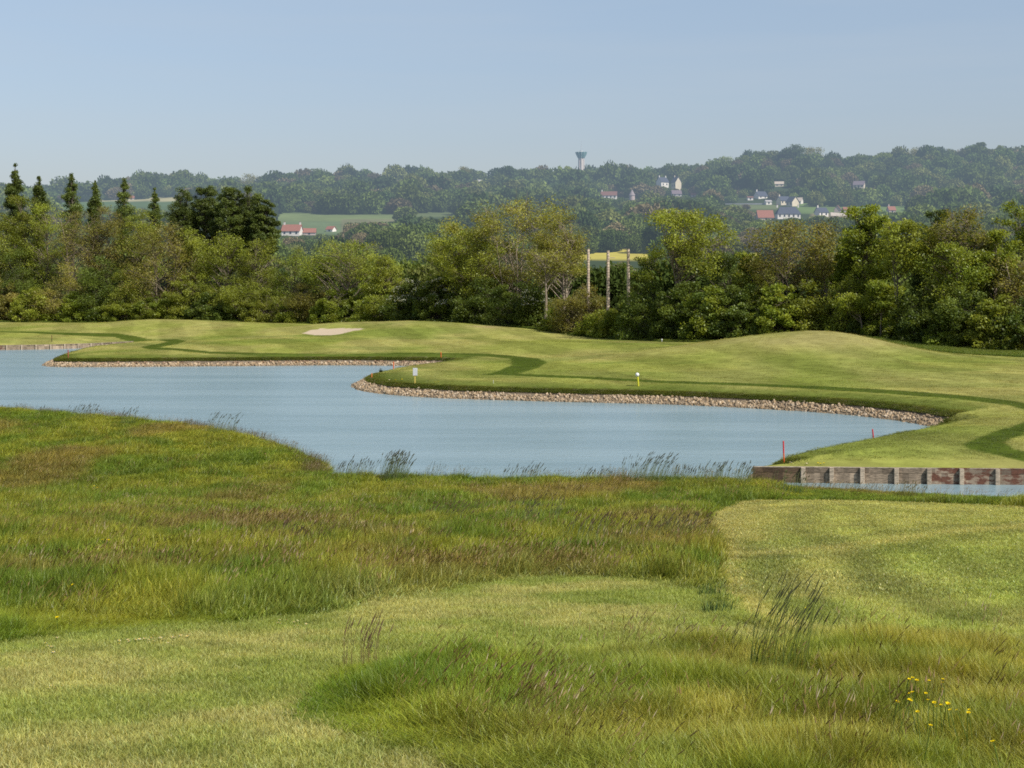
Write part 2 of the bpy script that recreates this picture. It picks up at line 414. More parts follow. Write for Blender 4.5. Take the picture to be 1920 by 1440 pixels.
def all_colors(x, Y, z):
    ds, tg = shore(x, Y); px = 960+F*x/Y
    C = np.zeros((len(x), 3))
    near = (tg == 3) & (Y < 130)
    # --- near meadow
    i = np.nonzero(near)[0]
    if len(i):
        xn, yn = x[i], Y[i]
        c = rough_color(xn, yn)*.8
        m1 = sdist(MOWN, xn, yn); m2 = sdist(PATH, xn, yn)
        c = lerp(c, mown_color(xn, yn, m1), smooth(-.12, .12, m1))
        c = lerp(c, path_color(xn, yn), smooth(-.5, .5, m2+.5*(fbm(xn/.8, yn/.8, 61)-.5)))
        wet = smooth(1.2, .0, ds[i]); c = lerp(c, c*np.array([.6, .6, .5]), wet)
        C[i] = c
    # --- far side of the lake
    i = np.nonzero(~near & (Y < 432))[0]
    if len(i):
        xf, yf, d = x[i], Y[i], ds[i]
        c = fair_color(xf, yf, d)
        dk = np.zeros(len(xf))
        for b in BANDS: dk = np.maximum(dk, smooth(-.12, .16, sdist(b, xf, yf)+.3*(fbm(xf/1.5, yf/3, 401)-.5)))
        c = lerp(c, np.array([.060, .092, .012])*(.85+.3*fbm(xf/2, yf/3, 411))[:, None], .92*dk)
        # rough collar above the bank
        k = smooth(6.5, 2.6, d+1.6*(fbm(xf/3, yf/3, 421)-.5))*(tg[i] == 2)
        c = lerp(c, np.array([.105, .14, .026])*np.ones((len(xf), 3)), .8*k)
        # pale dry mound shoulders
        mh = np.zeros_like(xf)
        for q in MOUNDS:
            mx = (q[0]-960)*q[1]/F; mh += q[2]*np.exp(-.5*((xf-mx)/((q[3]+q[4])/2))**2-.5*((yf-q[1])/q[5])**2)
        t = smooth(.8, 2.2, mh)*fbm(xf/3, yf/5, 431)*1.1
        c = lerp(c, np.array([.30, .27, .105])*np.ones((len(xf), 3)), np.clip(t, 0, .75))
        # dry bare streaks
        for (sx, sy, wx, wy) in ((905, 627, 3.0, 3), (1165, 642, 3.2, 3.5), (1690, 648, 5, 3), (10, 607, 4, 4)):
            Ys = F*6.9/(sy-HZ); e = np.exp(-((xf-(sx-960)*Ys/F)/wx)**2-((yf-Ys)/wy)**2)
            c = lerp(c, np.array([.36, .27, .15])*np.ones((len(xf), 3)), np.clip(e*1.1*fbm(xf/1.2, yf/2, 441), 0, .8))
        # longer grass before the trees
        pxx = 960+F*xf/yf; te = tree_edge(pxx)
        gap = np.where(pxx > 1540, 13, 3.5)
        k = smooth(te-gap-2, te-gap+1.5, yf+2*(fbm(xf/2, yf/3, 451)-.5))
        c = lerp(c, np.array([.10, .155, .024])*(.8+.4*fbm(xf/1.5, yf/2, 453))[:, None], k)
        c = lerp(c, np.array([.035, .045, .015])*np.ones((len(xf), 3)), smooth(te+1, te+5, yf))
        st = (tg[i] == 2) & (d < 1.9); c[st] = np.array([.20, .16, .115])
        c = lerp(c, np.array([.52, .42, .30])*np.ones((len(xf), 3)), smooth(-.15, .15, sdist(BUNK, xf, yf)))
        C[i] = c
    # --- hills
    i = np.nonzero(Y >= 432)[0]
    if len(i):
        xh, yh = x[i], Y[i]; pp = px[i]; rr = HZ-F*(z[i]-H)/yh
        c = np.array([.045, .065, .025])*(.8+.4*fbm(xh/30, yh/30, 501))[:, None]
        def fld(x0, x1, r0, r1, col):
            nonlocal c
            w = smooth(x0-4, x0+4, pp)*smooth(x1+4, x1-4, pp)*smooth(r0-1.2, r0+.6, rr)*smooth(r1+1.2, r1-.6, rr)
            n = fbm(xh/14, yh/30, 511)
            c = lerp(c, np.array(col)*(.8+.4*n)[:, None], w)
        fld(505, 770, 401, 418, (.15, .19, .075)); fld(505, 640, 414, 440, (.125, .17, .08)); fld(640, 770, 412, 440, (.165, .165, .085)); fld(730, 900, 396, 408, (.14, .175, .07))
        fld(990, 1500, 464, 487, (.44, .38, .075)); fld(1490, 1740, 371, 400, (.13, .19, .06))
        fld(60, 350, 370, 380, (.40, .36, .19)); fld(60, 350, 378, 402, (.09, .14, .05)); fld(1080, 1130, 337, 347, (.16, .2, .06))
        fld(1380, 1460, 383, 394, (.14, .17, .07)); fld(1520, 1600, 400, 412, (.19, .16, .09))
        C[i] = c
    return C

LAWN_LINES = [poly_hit(q) for q in ([(1345, 1043), (1440, 1041), (1560, 1031), (1680, 1014), (1800, 998), (1960, 985)], [(1520, 1120), (1527, 1080), (1545, 1050), (1600, 1030)], [(1500, 1183), (1600, 1194), (1710, 1210), (1850, 1226)],
                                      [(1372, 1010), (1365, 985), (1385, 962), (1430, 950), (1500, 946)], [(1420, 1015), (1415, 985), (1440, 966), (1500, 956)], [(1880, 1200), (1890, 1170), (1930, 1150)], [(1700, 1160), (1600, 1120), (1540, 1075)])]
def mown_color(x, Y, m1):
    c = mown_base(x, Y, m1)
    for q, (P, w, k) in enumerate(zip(LAWN_LINES, (.5, .4, .2, .55, .55, .25, .3), (.95, .7, .9, .7, .6, .6, .45))):
        m = np.nonzero((x > P[:, 0].min()-2) & (x < P[:, 0].max()+2) & (Y > P[:, 1].min()-2) & (Y < P[:, 1].max()+2))[0]
        if not len(m): continue
        d, _, _ = seg_dist(x[m], Y[m], P, False)
        c[m] = lerp(c[m], np.array([.52, .475, .185])*np.ones((len(m), 3)), k*np.exp(-(d/w)**2)*(.5+.5*vnoise(x[m]/.6, Y[m]/.6, 371)))
        side = np.exp(-((d-w*2.2)/w)**2); c[m] = c[m]*(1-.22*k*side)[:, None]
    low = sdist(LOWER, x, Y); t = smooth(-.4, .6, low); c = lerp(c, c*np.array([.90, .92, .86]), .8*t)
    return c
LOWER = poly_hit([(1345, 1045), (1440, 1043), (1560, 1033), (1680, 1016), (1800, 1000), (2300, 960), (2300, 1300), (1920, 1240), (1700, 1212), (1500, 1187), (1350, 1120)])
def mown_base(x, Y, m1):
    n = fbm(x/3.0, Y/5, 301); n2 = fbm(x/.35, Y/1.3, 311)
    c = lerp((.37, .425, .105), (.44, .46, .145), smooth(.30, .70, n))
    ang = .5+.5*np.sin(m1*2*np.pi/1.9+2.5*fbm(x/5, Y/5, 321))
    c = c*(1+.34*(smooth(.2, .8, ang)-.5)*smooth(9, 2, m1))[:, None]
    c = lerp(c, np.array([.54, .48, .19])*np.ones((len(x), 3)), .85*smooth(.8, .25, m1)*smooth(-.1, .3, m1))
    far = smooth(30, 46, Y); c = lerp(c, np.array([.49, .45, .165])*(.85+.3*n2)[:, None], .45*far)
    streak = fbm(x/6+Y/40, Y/1.2, 331); c = lerp(c, np.array([.31, .345, .08])*np.ones((len(x), 3)), .3*smooth(.52, .68, streak))
    return c*(.8+.4*n2)[:, None]

def path_color(x, Y):
    n = fbm(x/1.6, Y/1.6, 341); n2 = fbm(x/.3, Y/.5, 351); n3 = fbm(x/1.3+Y/3, Y/1.1-x/9, 361)
    c = lerp((.30, .35, .082), (.42, .415, .15), smooth(.40, .68, n))
    c = lerp(c, np.array([.22, .275, .052])*np.ones((len(x), 3)), .5*smooth(.5, .72, n3))
    return c*(.8+.4*n2)[:, None]

# ---------------------------------------------------------------- terrain sheet
def build_terrain():
    ys = [3.0]
    while ys[-1] < 9000:
        y = ys[-1]
        if y < 9: s = .25
        elif y < 60: s = .0085*y
        elif 66 < y < 74.5: s = .13
        elif y < 420: s = .0052*y
        else: s = .02*y
        ys.append(y+s)
    ys = np.array(ys); us = np.linspace(-.46, .46, 900)
    U, YY = np.meshgrid(us, ys); X = U*YY
    Z = ground_z(X, YY)
    x, y, z = X.ravel(), YY.ravel(), Z.ravel()
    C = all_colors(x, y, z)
    ny, nx = X.shape
    idx = np.arange(ny*nx).reshape(ny, nx)
    Q = np.stack([idx[:-1, :-1], idx[:-1, 1:], idx[1:, 1:], idx[1:, :-1]], -1).reshape(-1, 4)
    cx = x[Q].mean(1); cy = y[Q].mean(1)
    ds, tg = shore(cx, cy)
    near = (tg == 3) & (cy < 130)
    mown = near & (sdist(MOWN, cx, cy) > 0); path = near & (sdist(PATH, cx, cy) > 0) & ~mown
    bunk = ~near & (cy < 400) & (sdist(BUNK, cx, cy) > 0)
    bed = ds < -1.5
    hills = cy >= 432
    sets = [('meadow_ground', near & ~mown & ~path & ~bed, M_GROUND), ('mown_lawn', mown, M_GROUND), ('mown_path', path, M_GROUND),
            ('sand_bunker', bunk, M_SAND), ('hills', hills, M_HILL), ('fairway', ~near & ~bunk & ~hills & ~bed, M_FAIR)]
    V = np.c_[x, y, z]
    for name, m, mat in sets:
        q = Q[m]; u, inv = np.unique(q, return_inverse=True)
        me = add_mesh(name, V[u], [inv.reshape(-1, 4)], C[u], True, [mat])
        tag(link(name, me), None, kind='structure')
build_terrain()

# ---------------------------------------------------------------- water
def build_water():
    m, nt, N, K = new_mat('lake_water')
    tc = N.new('ShaderNodeTexCoord')
    def noise(sx, sy, sc_, det, rot=.2):
        mp = N.new('ShaderNodeMapping'); mp.inputs['Scale'].default_value = (sx, sy, 1); mp.inputs['Rotation'].default_value = (0, 0, rot)
        K.new(tc.outputs['Object'], mp.inputs[0])
        n = N.new('ShaderNodeTexNoise'); n.inputs['Scale'].default_value = sc_; n.inputs['Detail'].default_value = det; n.inputs['Roughness'].default_value = .6
        K.new(mp.outputs[0], n.inputs['Vector']); return n.outputs['Fac']
    a = noise(.6, 1.5, 2.2, 4); b = noise(.35, 1.2, .55, 3, -.15); big = noise(.02, .16, 1.0, 5, .06)
    ad = N.new('ShaderNodeMath'); ad.operation = 'MULTIPLY_ADD'; K.new(b, ad.inputs[0]); ad.inputs[1].default_value = 1.6; K.new(a, ad.inputs[2])
    bp = N.new('ShaderNodeBump'); bp.inputs['Strength'].default_value = 1; bp.inputs['Distance'].default_value = .05; K.new(ad.outputs[0], bp.inputs['Height'])
    ramp = N.new('ShaderNodeMix'); ramp.data_type = 'RGBA'
    mr = N.new('ShaderNodeMapRange'); mr.inputs['From Min'].default_value = .38; mr.inputs['From Max'].default_value = .6; K.new(big, mr.inputs['Value'])
    K.new(mr.outputs[0], ramp.inputs[0]); ramp.inputs[6].default_value = (.205, .30, .325, 1); ramp.inputs[7].default_value = (.26, .36, .385, 1)
    p = N.new('ShaderNodeBsdfPrincipled'); K.new(ramp.outputs[2], p.inputs['Base Color'])
    p.inputs['Roughness'].default_value = .24; p.inputs['IOR'].default_value = 1.33; K.new(bp.outputs[0], p.inputs['Normal'])
    out(nt, p.outputs[0])
    x0, x1, y0, y1 = -135, 48, 58, 262
    me = add_mesh('lake', [(x0, y0, 0), (x1, y0, 0), (x1, y1, 0), (x0, y1, 0)], [np.array([[0, 1, 2, 3]])], None, False, [m])
    tag(link('lake', me), None, kind='structure')
build_water()

# ---------------------------------------------------------------- scatter by geometry nodes (stuff only)
def source_collection(name, meshes):
    c = bpy.data.collections.new(name)
    for me in meshes:
        o = bpy.data.objects.new(me.name, me); c.objects.link(o)
    return c

def scatter(name, label, cat, coll, P, rot, scale, idx, tint):
    P = np.asarray(P, np.float32); n = len(P)
    me = bpy.data.meshes.new(name); me.vertices.add(n); me.vertices.foreach_set('co', P.ravel())
    def attr(nm, typ, key, d):
        a = me.attributes.new(nm, typ, 'POINT'); a.data.foreach_set(key, np.ascontiguousarray(d).ravel())
    attr('rot', 'FLOAT_VECTOR', 'vector', np.asarray(rot, np.float32))
    attr('scl', 'FLOAT_VECTOR', 'vector', np.asarray(scale, np.float32))
    attr('idx', 'INT', 'value', np.asarray(idx, np.int32))
    t = np.ones((n, 4), np.float32); t[:, :3] = tint; attr('tint', 'FLOAT_COLOR', 'color', t)
    me.update()
    o = tag(link(name, me), label, cat, kind='stuff')
    g = bpy.data.node_groups.new(name, 'GeometryNodeTree')
    g.interface.new_socket('Geometry', in_out='INPUT', socket_type='NodeSocketGeometry')
    g.interface.new_socket('Geometry', in_out='OUTPUT', socket_type='NodeSocketGeometry')
    N, K = g.nodes, g.links
    gi = N.new('NodeGroupInput'); go = N.new('NodeGroupOutput')
    ci = N.new('GeometryNodeCollectionInfo'); ci.inputs['Collection'].default_value = coll
    ci.inputs['Separate Children'].default_value = True; ci.inputs['Reset Children'].default_value = True
    ip = N.new('GeometryNodeInstanceOnPoints'); ip.inputs['Pick Instance'].default_value = True
    def na(nm, typ):
        a = N.new('GeometryNodeInputNamedAttribute'); a.data_type = typ; a.inputs['Name'].default_value = nm
        return [s for s in a.outputs if s.enabled and s.name == 'Attribute'][0]
    e = N.new('FunctionNodeEulerToRotation')
    K.new(na('rot', 'FLOAT_VECTOR'), e.inputs[0]); K.new(e.outputs[0], ip.inputs['Rotation'])
    K.new(na('scl', 'FLOAT_VECTOR'), ip.inputs['Scale']); K.new(na('idx', 'INT'), ip.inputs['Instance Index'])
    K.new(gi.outputs[0], ip.inputs['Points']); K.new(ci.outputs[0], ip.inputs['Instance']); K.new(ip.outputs[0], go.inputs[0])
    md = o.modifiers.new('scatter', 'NODES'); md.node_group = g
    return o

def blades(r, n, rad, h0, h1, w0, w1, lean=.35, drift=(.25, 0), segs=3, tipcol=(1.15, 1.1, .9), basecol=(.55, .6, .5), spread=1.0):
    """n curved grass blades as one shape; returns V, Q, T, C"""
    a = r.rand(n)*2*np.pi; q = rad*np.sqrt(r.rand(n))
    bx, by = q*np.cos(a), q*np.sin(a)
    h = h0+(h1-h0)*r.rand(n); w = w0+(w1-w0)*r.rand(n)
    ld = r.rand(n)*2*np.pi; la = lean*(.3+r.rand(n))*h
    dx = la*np.cos(ld)*spread+drift[0]*h; dy = la*np.sin(ld)*spread+drift[1]*h
    fa = r.rand(n)*np.pi; wx, wy = np.cos(fa), np.sin(fa)
    br = .58+.84*r.rand(n)
    hue = r.rand(n)
    V = []; C = []
    for s in range(segs+1):
        t = s/segs; ww = w*(1-t**1.5)*.5
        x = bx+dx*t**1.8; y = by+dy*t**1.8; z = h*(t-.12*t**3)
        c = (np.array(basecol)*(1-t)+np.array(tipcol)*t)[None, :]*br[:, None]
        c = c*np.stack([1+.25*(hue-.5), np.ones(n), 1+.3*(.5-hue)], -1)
        if s < segs:
            V += [np.stack([x-wx*ww, y-wy*ww, z], -1), np.stack([x+wx*ww, y+wy*ww, z], -1)]; C += [c, c]
        else: V.append(np.stack([x, y, z], -1)); C.append(c)
    m = len(V)
    VV = np.stack(V, 1).reshape(-1, 3); CC = np.stack(C, 1).reshape(-1, 3)
    o = np.arange(n)[:, None]*m
    Q = np.vstack([o+np.array([[2*s, 2*s+1, 2*s+3, 2*s+2]]) for s in range(segs-1)])
    T = o+np.array([[2*segs-2, 2*segs-1, 2*segs]])
    return VV, Q, T, CC

def stalks(r, n, rad, h0, h1, w, head_l, head_w, drift, stemcol, headcol):
    """flowering grass stems with a loose seed head"""
    mb = MB()
    for i in range(n):
        a = r.rand()*2*np.pi; q = rad*math.sqrt(r.rand()); b = np.array([q*math.cos(a), q*math.sin(a), 0])
        h = h0+(h1-h0)*r.rand(); d = np.array([drift*(.5+r.rand())+.12*(r.rand()-.5), .15*(r.rand()-.5), 0])*h
        t = np.linspace(0, 1, 5)[:, None]
        P = b+np.array([0, 0, h])*t+d*t**2
        br = .8+.4*r.rand()
        mb.tube(P, np.linspace(w, w*.55, 5), 3, np.array(stemcol)*br, cap=False)
        tdir = (P[-1]-P[-2]); tdir /= np.linalg.norm(tdir); tdir = tdir+np.array([.25*np.sign(drift if drift else 1), 0, -.08]); tdir /= np.linalg.norm(tdir)
        hl = head_l*(.7+.6*r.rand()); tt = np.array([0, .25, .6, 1])[:, None]
        mb.tube(P[-1]+tdir*hl*tt, np.array([.35, 1, .8, .12])*head_w*(.7+.6*r.rand()), 4, np.array(headcol)*br*(.8+.4*r.rand()), cap=False)
    return mb

def mesh_from(name, parts, mat):
    mb = MB()
    for V, Q, T, C in parts: mb.add(V, Q, T, C)
    return mb.mesh(name, mat)

def in_view_points(r, n, u0, u1, y0, y1, power):
    """points with density falling as Y**-power (per square metre)"""
    u = u0+(u1-u0)*r.rand(n); e = 2-power
    t = r.rand(n)
    Y = (y0**e+(y1**e-y0**e)*t)**(1/e) if abs(e) > 1e-6 else y0*(y1/y0)**t
    return u*Y, Y

def build_grass():
    r = rng(4)
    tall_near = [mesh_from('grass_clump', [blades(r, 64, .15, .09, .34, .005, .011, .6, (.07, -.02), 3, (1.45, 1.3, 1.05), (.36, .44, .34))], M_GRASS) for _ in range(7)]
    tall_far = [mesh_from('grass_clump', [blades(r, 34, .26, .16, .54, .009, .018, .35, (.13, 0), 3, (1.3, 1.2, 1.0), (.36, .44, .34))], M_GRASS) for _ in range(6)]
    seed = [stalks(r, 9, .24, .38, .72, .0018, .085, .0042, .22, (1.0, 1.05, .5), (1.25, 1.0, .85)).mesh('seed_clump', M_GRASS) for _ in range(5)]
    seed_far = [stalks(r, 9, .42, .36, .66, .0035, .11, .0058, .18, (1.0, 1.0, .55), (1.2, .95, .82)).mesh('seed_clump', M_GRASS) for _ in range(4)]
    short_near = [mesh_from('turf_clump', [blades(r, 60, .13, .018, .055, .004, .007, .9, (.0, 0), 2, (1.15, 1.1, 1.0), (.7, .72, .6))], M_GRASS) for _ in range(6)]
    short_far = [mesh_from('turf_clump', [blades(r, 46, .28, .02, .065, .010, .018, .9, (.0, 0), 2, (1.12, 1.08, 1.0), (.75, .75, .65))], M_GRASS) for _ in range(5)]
    c_tn, c_tf, c_s, c_sf = (source_collection(n, m) for n, m in (('tall_near', tall_near), ('tall_far', tall_far), ('seed_near', seed), ('seed_far', seed_far)))
    c_sn, c_shf = source_collection('short_near', short_near), source_collection('short_far', short_far)

    def place(name, label, cat, coll, nv, x, Y, scl, tint, tilt=.12):
        z = ground_z(x, Y); n = len(x)
        rot = np.c_[tilt*(r.rand(n)-.5), tilt*(r.rand(n)-.5), (r.rand(n)-.5)*3.4]   # the wind keeps a common lean
        scatter(name, label, cat, coll, np.c_[x, Y, z-.01], rot, scl, r.randint(0, nv, n), tint)

    def masks(x, Y):
        ds, tg = shore(x, Y); m1 = sdist(MOWN, x, Y); m2 = sdist(PATH, x, Y)+.5*(fbm(x/.8, Y/.8, 61)-.5)
        near = (tg == 3) & (ds > .05) & (Y < 130)
        return ds, near, m1, m2

    # --- long meadow grass, front and back
    def hfield(x, Y, m1, m2, ds):
        h = .38+.75*fbm(x/1.8, Y/3, 601)+.42*smooth(.45, .75, vnoise(x/.55, Y/.8, 611))
        edge = np.minimum(smooth(-.0, -.7, m2), smooth(0, -.25, m1)); h = h*(.4+.6*edge)
        h = h*(.75+.25*smooth(.2, 1.5, ds))
        front = smooth(19, 16, Y); h = h*(1+.12*front)
        h = h*(1-.25*smooth(60, 70, Y)); h = h*(1-.78*smooth(1405, 1500, 960+F*x/Y)*smooth(58, 63, Y))
        return h
    x, Y = in_view_points(r, 26000, -.37, .37, 10.2, 22, 1.0)
    ds, near, m1, m2 = masks(x, Y); k = near & (m1 < 0) & (m2 < .1); x, Y, m1, m2, ds = x[k], Y[k], m1[k], m2[k], ds[k]
    h = hfield(x, Y, m1, m2, ds); fade = (smooth(-1.5, -.05, m2)*.65*smooth(-1.0, 1.0, x))
    place('long_grass', 'long green grass in the uncut patch at the front', 'grass', c_tn, 7, x, Y, np.c_[np.full(len(x), 1.), np.full(len(x), 1.), h*1.05], lerp(rough_color(x, Y), path_color(x, Y), fade)*(.8+.45*r.rand(len(x)))[:, None])
    x, Y = in_view_points(r, 95000, -.37, .37, 21, 122, 1.1)
    ds, near, m1, m2 = masks(x, Y); k = near & (m1 < 0) & (m2 < .1); x, Y, m1, m2, ds = x[k], Y[k], m1[k], m2[k], ds[k]
    h = hfield(x, Y, m1, m2, ds); w = .75+Y/75; fade = smooth(-1.6, 0, m2)*.6
    place('meadow_grass', 'long uncut meadow grass between mown path and lake', 'grass', c_tf, 6, x, Y, np.c_[w, w, h], lerp(rough_color(x, Y), path_color(x, Y), fade)*(.8+.45*r.rand(len(x)))[:, None])
    # --- seed heads, in drifts
    def seeds(n, y0, y1, pw, coll, nv, name, label, wide):
        x, Y = in_view_points(r, n, -.37, .37, y0, y1, pw)
        ds, near, m1, m2 = masks(x, Y)
        d = fbm(x/5.0, Y/9, 155); d2 = fbm(x/1.5, Y/2.5, 655)
        k = near & (m1 < -.05) & (m2 < -.25) & (r.rand(n) < np.clip(.10+.9*smooth(.5, .7, d)*smooth(.4, .65, d2), 0, 1))
        x, Y, m1, m2, ds = x[k], Y[k], m1[k], m2[k], ds[k]
        h = .42+.35*hfield(x, Y, m1, m2, ds)+.15*r.rand(len(x)); w = np.ones(len(x))*wide
        br = .8+.4*r.rand(len(x))
        t = lerp((.25, .22, .08), (.205, .165, .08), r.rand(len(x)))*br[:, None]
        place(name, label, 'grass', coll, nv, x, Y, np.c_[w, w, h], t)
    seeds(1500, 10.2, 22, 1.0, c_s, 5, 'seeding_grass', 'brown seeding grass stems rising above the front patch', 1.0)
    seeds(17000, 21, 118, 1.1, c_sf, 4, 'seeding_meadow_grass', 'purple brown seeding grass drifts in the far meadow', 1.3)
    # --- ragged seeding fringe along the near shore
    n = 2600; px = 560+940*r.rand(n); Y = 66+9*r.rand(n); x = (px-960)*Y/F
    ds, near, m1, m2 = masks(x, Y); k = near & (m1 < -.1) & (ds < 1.8*r.rand(n)**1.5+.1) & (r.rand(n) < .25+1.1*smooth(.4, .65, vnoise(x/1.1, Y/2, 667)))
    x, Y = x[k], Y[k]; n = len(x)
    place('shore_grass', 'ragged seeding grass fringe along the near shore', 'grass', c_sf, 4, x, Y, np.c_[np.ones(n), np.ones(n), .7+.65*r.rand(n)*vnoise(x/.8, Y, 669)], lerp((.20, .22, .07), (.15, .15, .075), r.rand(n)))
    sg = [i for i in range(len(SP)) if ST[i] == 3 and SP[i][1] > 74 and abs(SP[i][0]/SP[i][1]) < .36]
    pk = r.choice(sg, 1500); t = r.rand(1500)[:, None]; P = SP[pk]*(1-t)+SP[(pk+1) % len(SP)]*t; P = P+np.c_[-.5*r.rand(1500), -2.6*r.rand(1500)**1.5]
    ds, near, m1, m2 = masks(P[:, 0], P[:, 1]); k = near & (r.rand(1500) < .15+1.2*smooth(.42, .68, vnoise(P[:, 0]/1.6, P[:, 1]/3, 673))); x, Y = P[k, 0], P[k, 1]; n = len(x)
    place('lobe_shore_grass', 'purplish seeding grass along the left shore', 'grass', c_sf, 4, x, Y, np.c_[np.ones(n), np.ones(n), .65+.6*r.rand(n)*vnoise(x/1.2, Y, 671)], lerp((.20, .20, .07), (.18, .135, .085), r.rand(n)))
    # --- short turf of the fairway
    x, Y = in_view_points(r, 90000, -.37, .37, 74, 330, 1.9)
    ds, tg = shore(x, Y); k = (tg != 3) & (ds > 1.2) & (Y < tree_edge(960+F*x/Y)-2) & (sdist(BUNK, x, Y) < -.3); x, Y = x[k], Y[k]; n = len(x)
    t = all_colors(x, Y, ground_z(x, Y))*(.95+.75*r.rand(n))[:, None]; w = .8+Y/110
    place('fairway_grass', 'close mown grass of the fairway', 'grass', c_shf, 5, x, Y, np.c_[w, w, .5+.3*r.rand(n)], t, .2)
    # --- mown turf
    x, Y = in_view_points(r, 60000, -.37, .37, 10.2, 34, 1.0)
    ds, near, m1, m2 = masks(x, Y); k = near & ((m1 > 0) | (m2 > -.3)); x, Y, m1 = x[k], Y[k], m1[k]
    t = np.where((m1 > 0)[:, None], mown_color(x, Y, m1), path_color(x, Y))*(.95+.4*r.rand(len(x)))[:, None]
    s = .75+.7*r.rand(len(x)); place('mown_grass', 'short mown pale grass of the path at the front', 'grass', c_sn, 6, x, Y, np.c_[s, s, s*(.8+.5*r.rand(len(x)))], t, .3)
    x, Y = in_view_points(r, 60000, -.05, .37, 24, 66, 1.0)
    ds, near, m1, m2 = masks(x, Y); k = near & (m1 > .02); x, Y, m1 = x[k], Y[k], m1[k]
    t = mown_color(x, Y, m1)*(.95+.4*r.rand(len(x)))[:, None]
    s = .7+.6*r.rand(len(x)); place('mown_lawn_grass', 'short mown grass of the lawn beside the lake', 'grass', c_shf, 5, x, Y, np.c_[s, s, s*.8], t, .3)
    # --- unmown fringe along the far banks and before the trees
    n = 50000
    seg = np.array([(i, np.linalg.norm(SP[(i+1) % len(SP)]-SP[i])) for i in range(len(SP)) if ST[i] in (1, 2)])
    pick = r.choice(len(seg), n, p=seg[:, 1]/seg[:, 1].sum()); si = seg[pick, 0].astype(int)
    tt = r.rand(n); P = SP[si]*(1-tt)[:, None]+SP[(si+1) % len(SP)]*tt[:, None]
    dirv = SP[(si+1) % len(SP)]-SP[si]; nrm = np.c_[-dirv[:, 1], dirv[:, 0]]; nrm /= np.linalg.norm(nrm, axis=1)[:, None]+1e-9
    lo = np.where(ST[si] == 2, 1.15, .2); off = lo+np.abs(r.randn(n))*np.where(ST[si] == 2, .55, .4)
    a = P+nrm*off[:, None]; b = P-nrm*off[:, None]
    da, _ = shore(a[:, 0], a[:, 1]); P = np.where((da > 0)[:, None], a, b)
    d, tg = shore(P[:, 0], P[:, 1]); k = (d > lo*.8) & (np.abs(P[:, 0]/P[:, 1]) < .37) & (tg != 3) & (tg != 0)
    x, Y = P[k, 0], P[k, 1]
    n = len(x); h = (.10+.62*fbm(x/1.2, Y/1.2, 701)*vnoise(x/.7, Y/.7, 705))*smooth(3.0, 1.2, d[k])*np.where(tg[k] == 2, 1, .55); w = np.full(n, 1.1)
    t = lerp((.125, .18, .026), (.23, .24, .05), fbm(x/.8, Y/1.5, 711))
    place('bank_grass', 'dark untrimmed grass fringe along the far stony bank', 'grass', c_tf, 6, x, Y, np.c_[w, w, np.maximum(h, .08)], t)
    n = 22000
    px = r.rand(n)*2200-140; te = tree_edge(px); gap = np.where(px > 1540, 13, 3.0)
    Y = te-gap+gap*1.25*r.rand(n); x = (px-960)*Y/F
    h = .45+.8*fbm(x/1.5, Y/2, 721); w = np.full(n, 1.6)
    place('tree_edge_grass', 'rough grass strip at the foot of the tree belt', 'grass', c_tf, 6, x, Y, np.c_[w, w, h], lerp((.14, .215, .03), (.22, .26, .045), fbm(x/2, Y/2, 731)))
build_grass()

# ---------------------------------------------------------------- trees
KINDS = {  # leaf colour, second colour, bark, leaves per cluster, leaf size, twigs per cluster, openness
 'olive':  ((.23, .275, .038), (.35, .375, .058), (.20, .165, .12), 150, .225, 4, 1.0),
 'brown':  ((.25, .255, .048), (.38, .325, .09), (.21, .17, .12), 140, .215, 7, 1.1),
 'sparse': ((.245, .26, .044), (.355, .335, .066), (.30, .245, .18), 150, .215, 8, 1.1),
 'lime':   ((.25, .305, .036), (.37, .405, .06), (.20, .165, .12), 150, .225, 4, 1.0),
 'green':  ((.175, .235, .03), (.31, .345, .045), (.19, .155, .115), 160, .225, 3, 1.0),
 'dark':   ((.095, .14, .027), (.18, .225, .038), (.12, .10, .075), 165, .225, 3, .95),
 'poplar': ((.12, .165, .04), (.20, .25, .06), (.13, .11, .085), 150, .235, 2, .8),
}

def bez(a, b, c, n):
    t = np.linspace(0, 1, n)[:, None]; return a*(1-t)**2+2*b*t*(1-t)+c*t**2

def leaf_quads(r, P, size, flat=.35):
    n = len(P)
    nr = r.randn(n, 3); nr[:, 2] = np.abs(nr[:, 2])*(1+flat)+.15; nr /= np.linalg.norm(nr, axis=1)[:, None]
    a = np.cross(nr, r.randn(n, 3)); a /= np.linalg.norm(a, axis=1)[:, None]+1e-9
    b = np.cross(nr, a); s = (size*(.6+.8*r.rand(n)))[:, None] if np.ndim(size) == 0 else (size*(.6+.8*r.rand(n)))[:, None]
    return np.stack([P-a*s*.62, P+b*s*.36-a*s*.05, P+a*s*.62, P-b*s*.36+a*s*.05], 1)

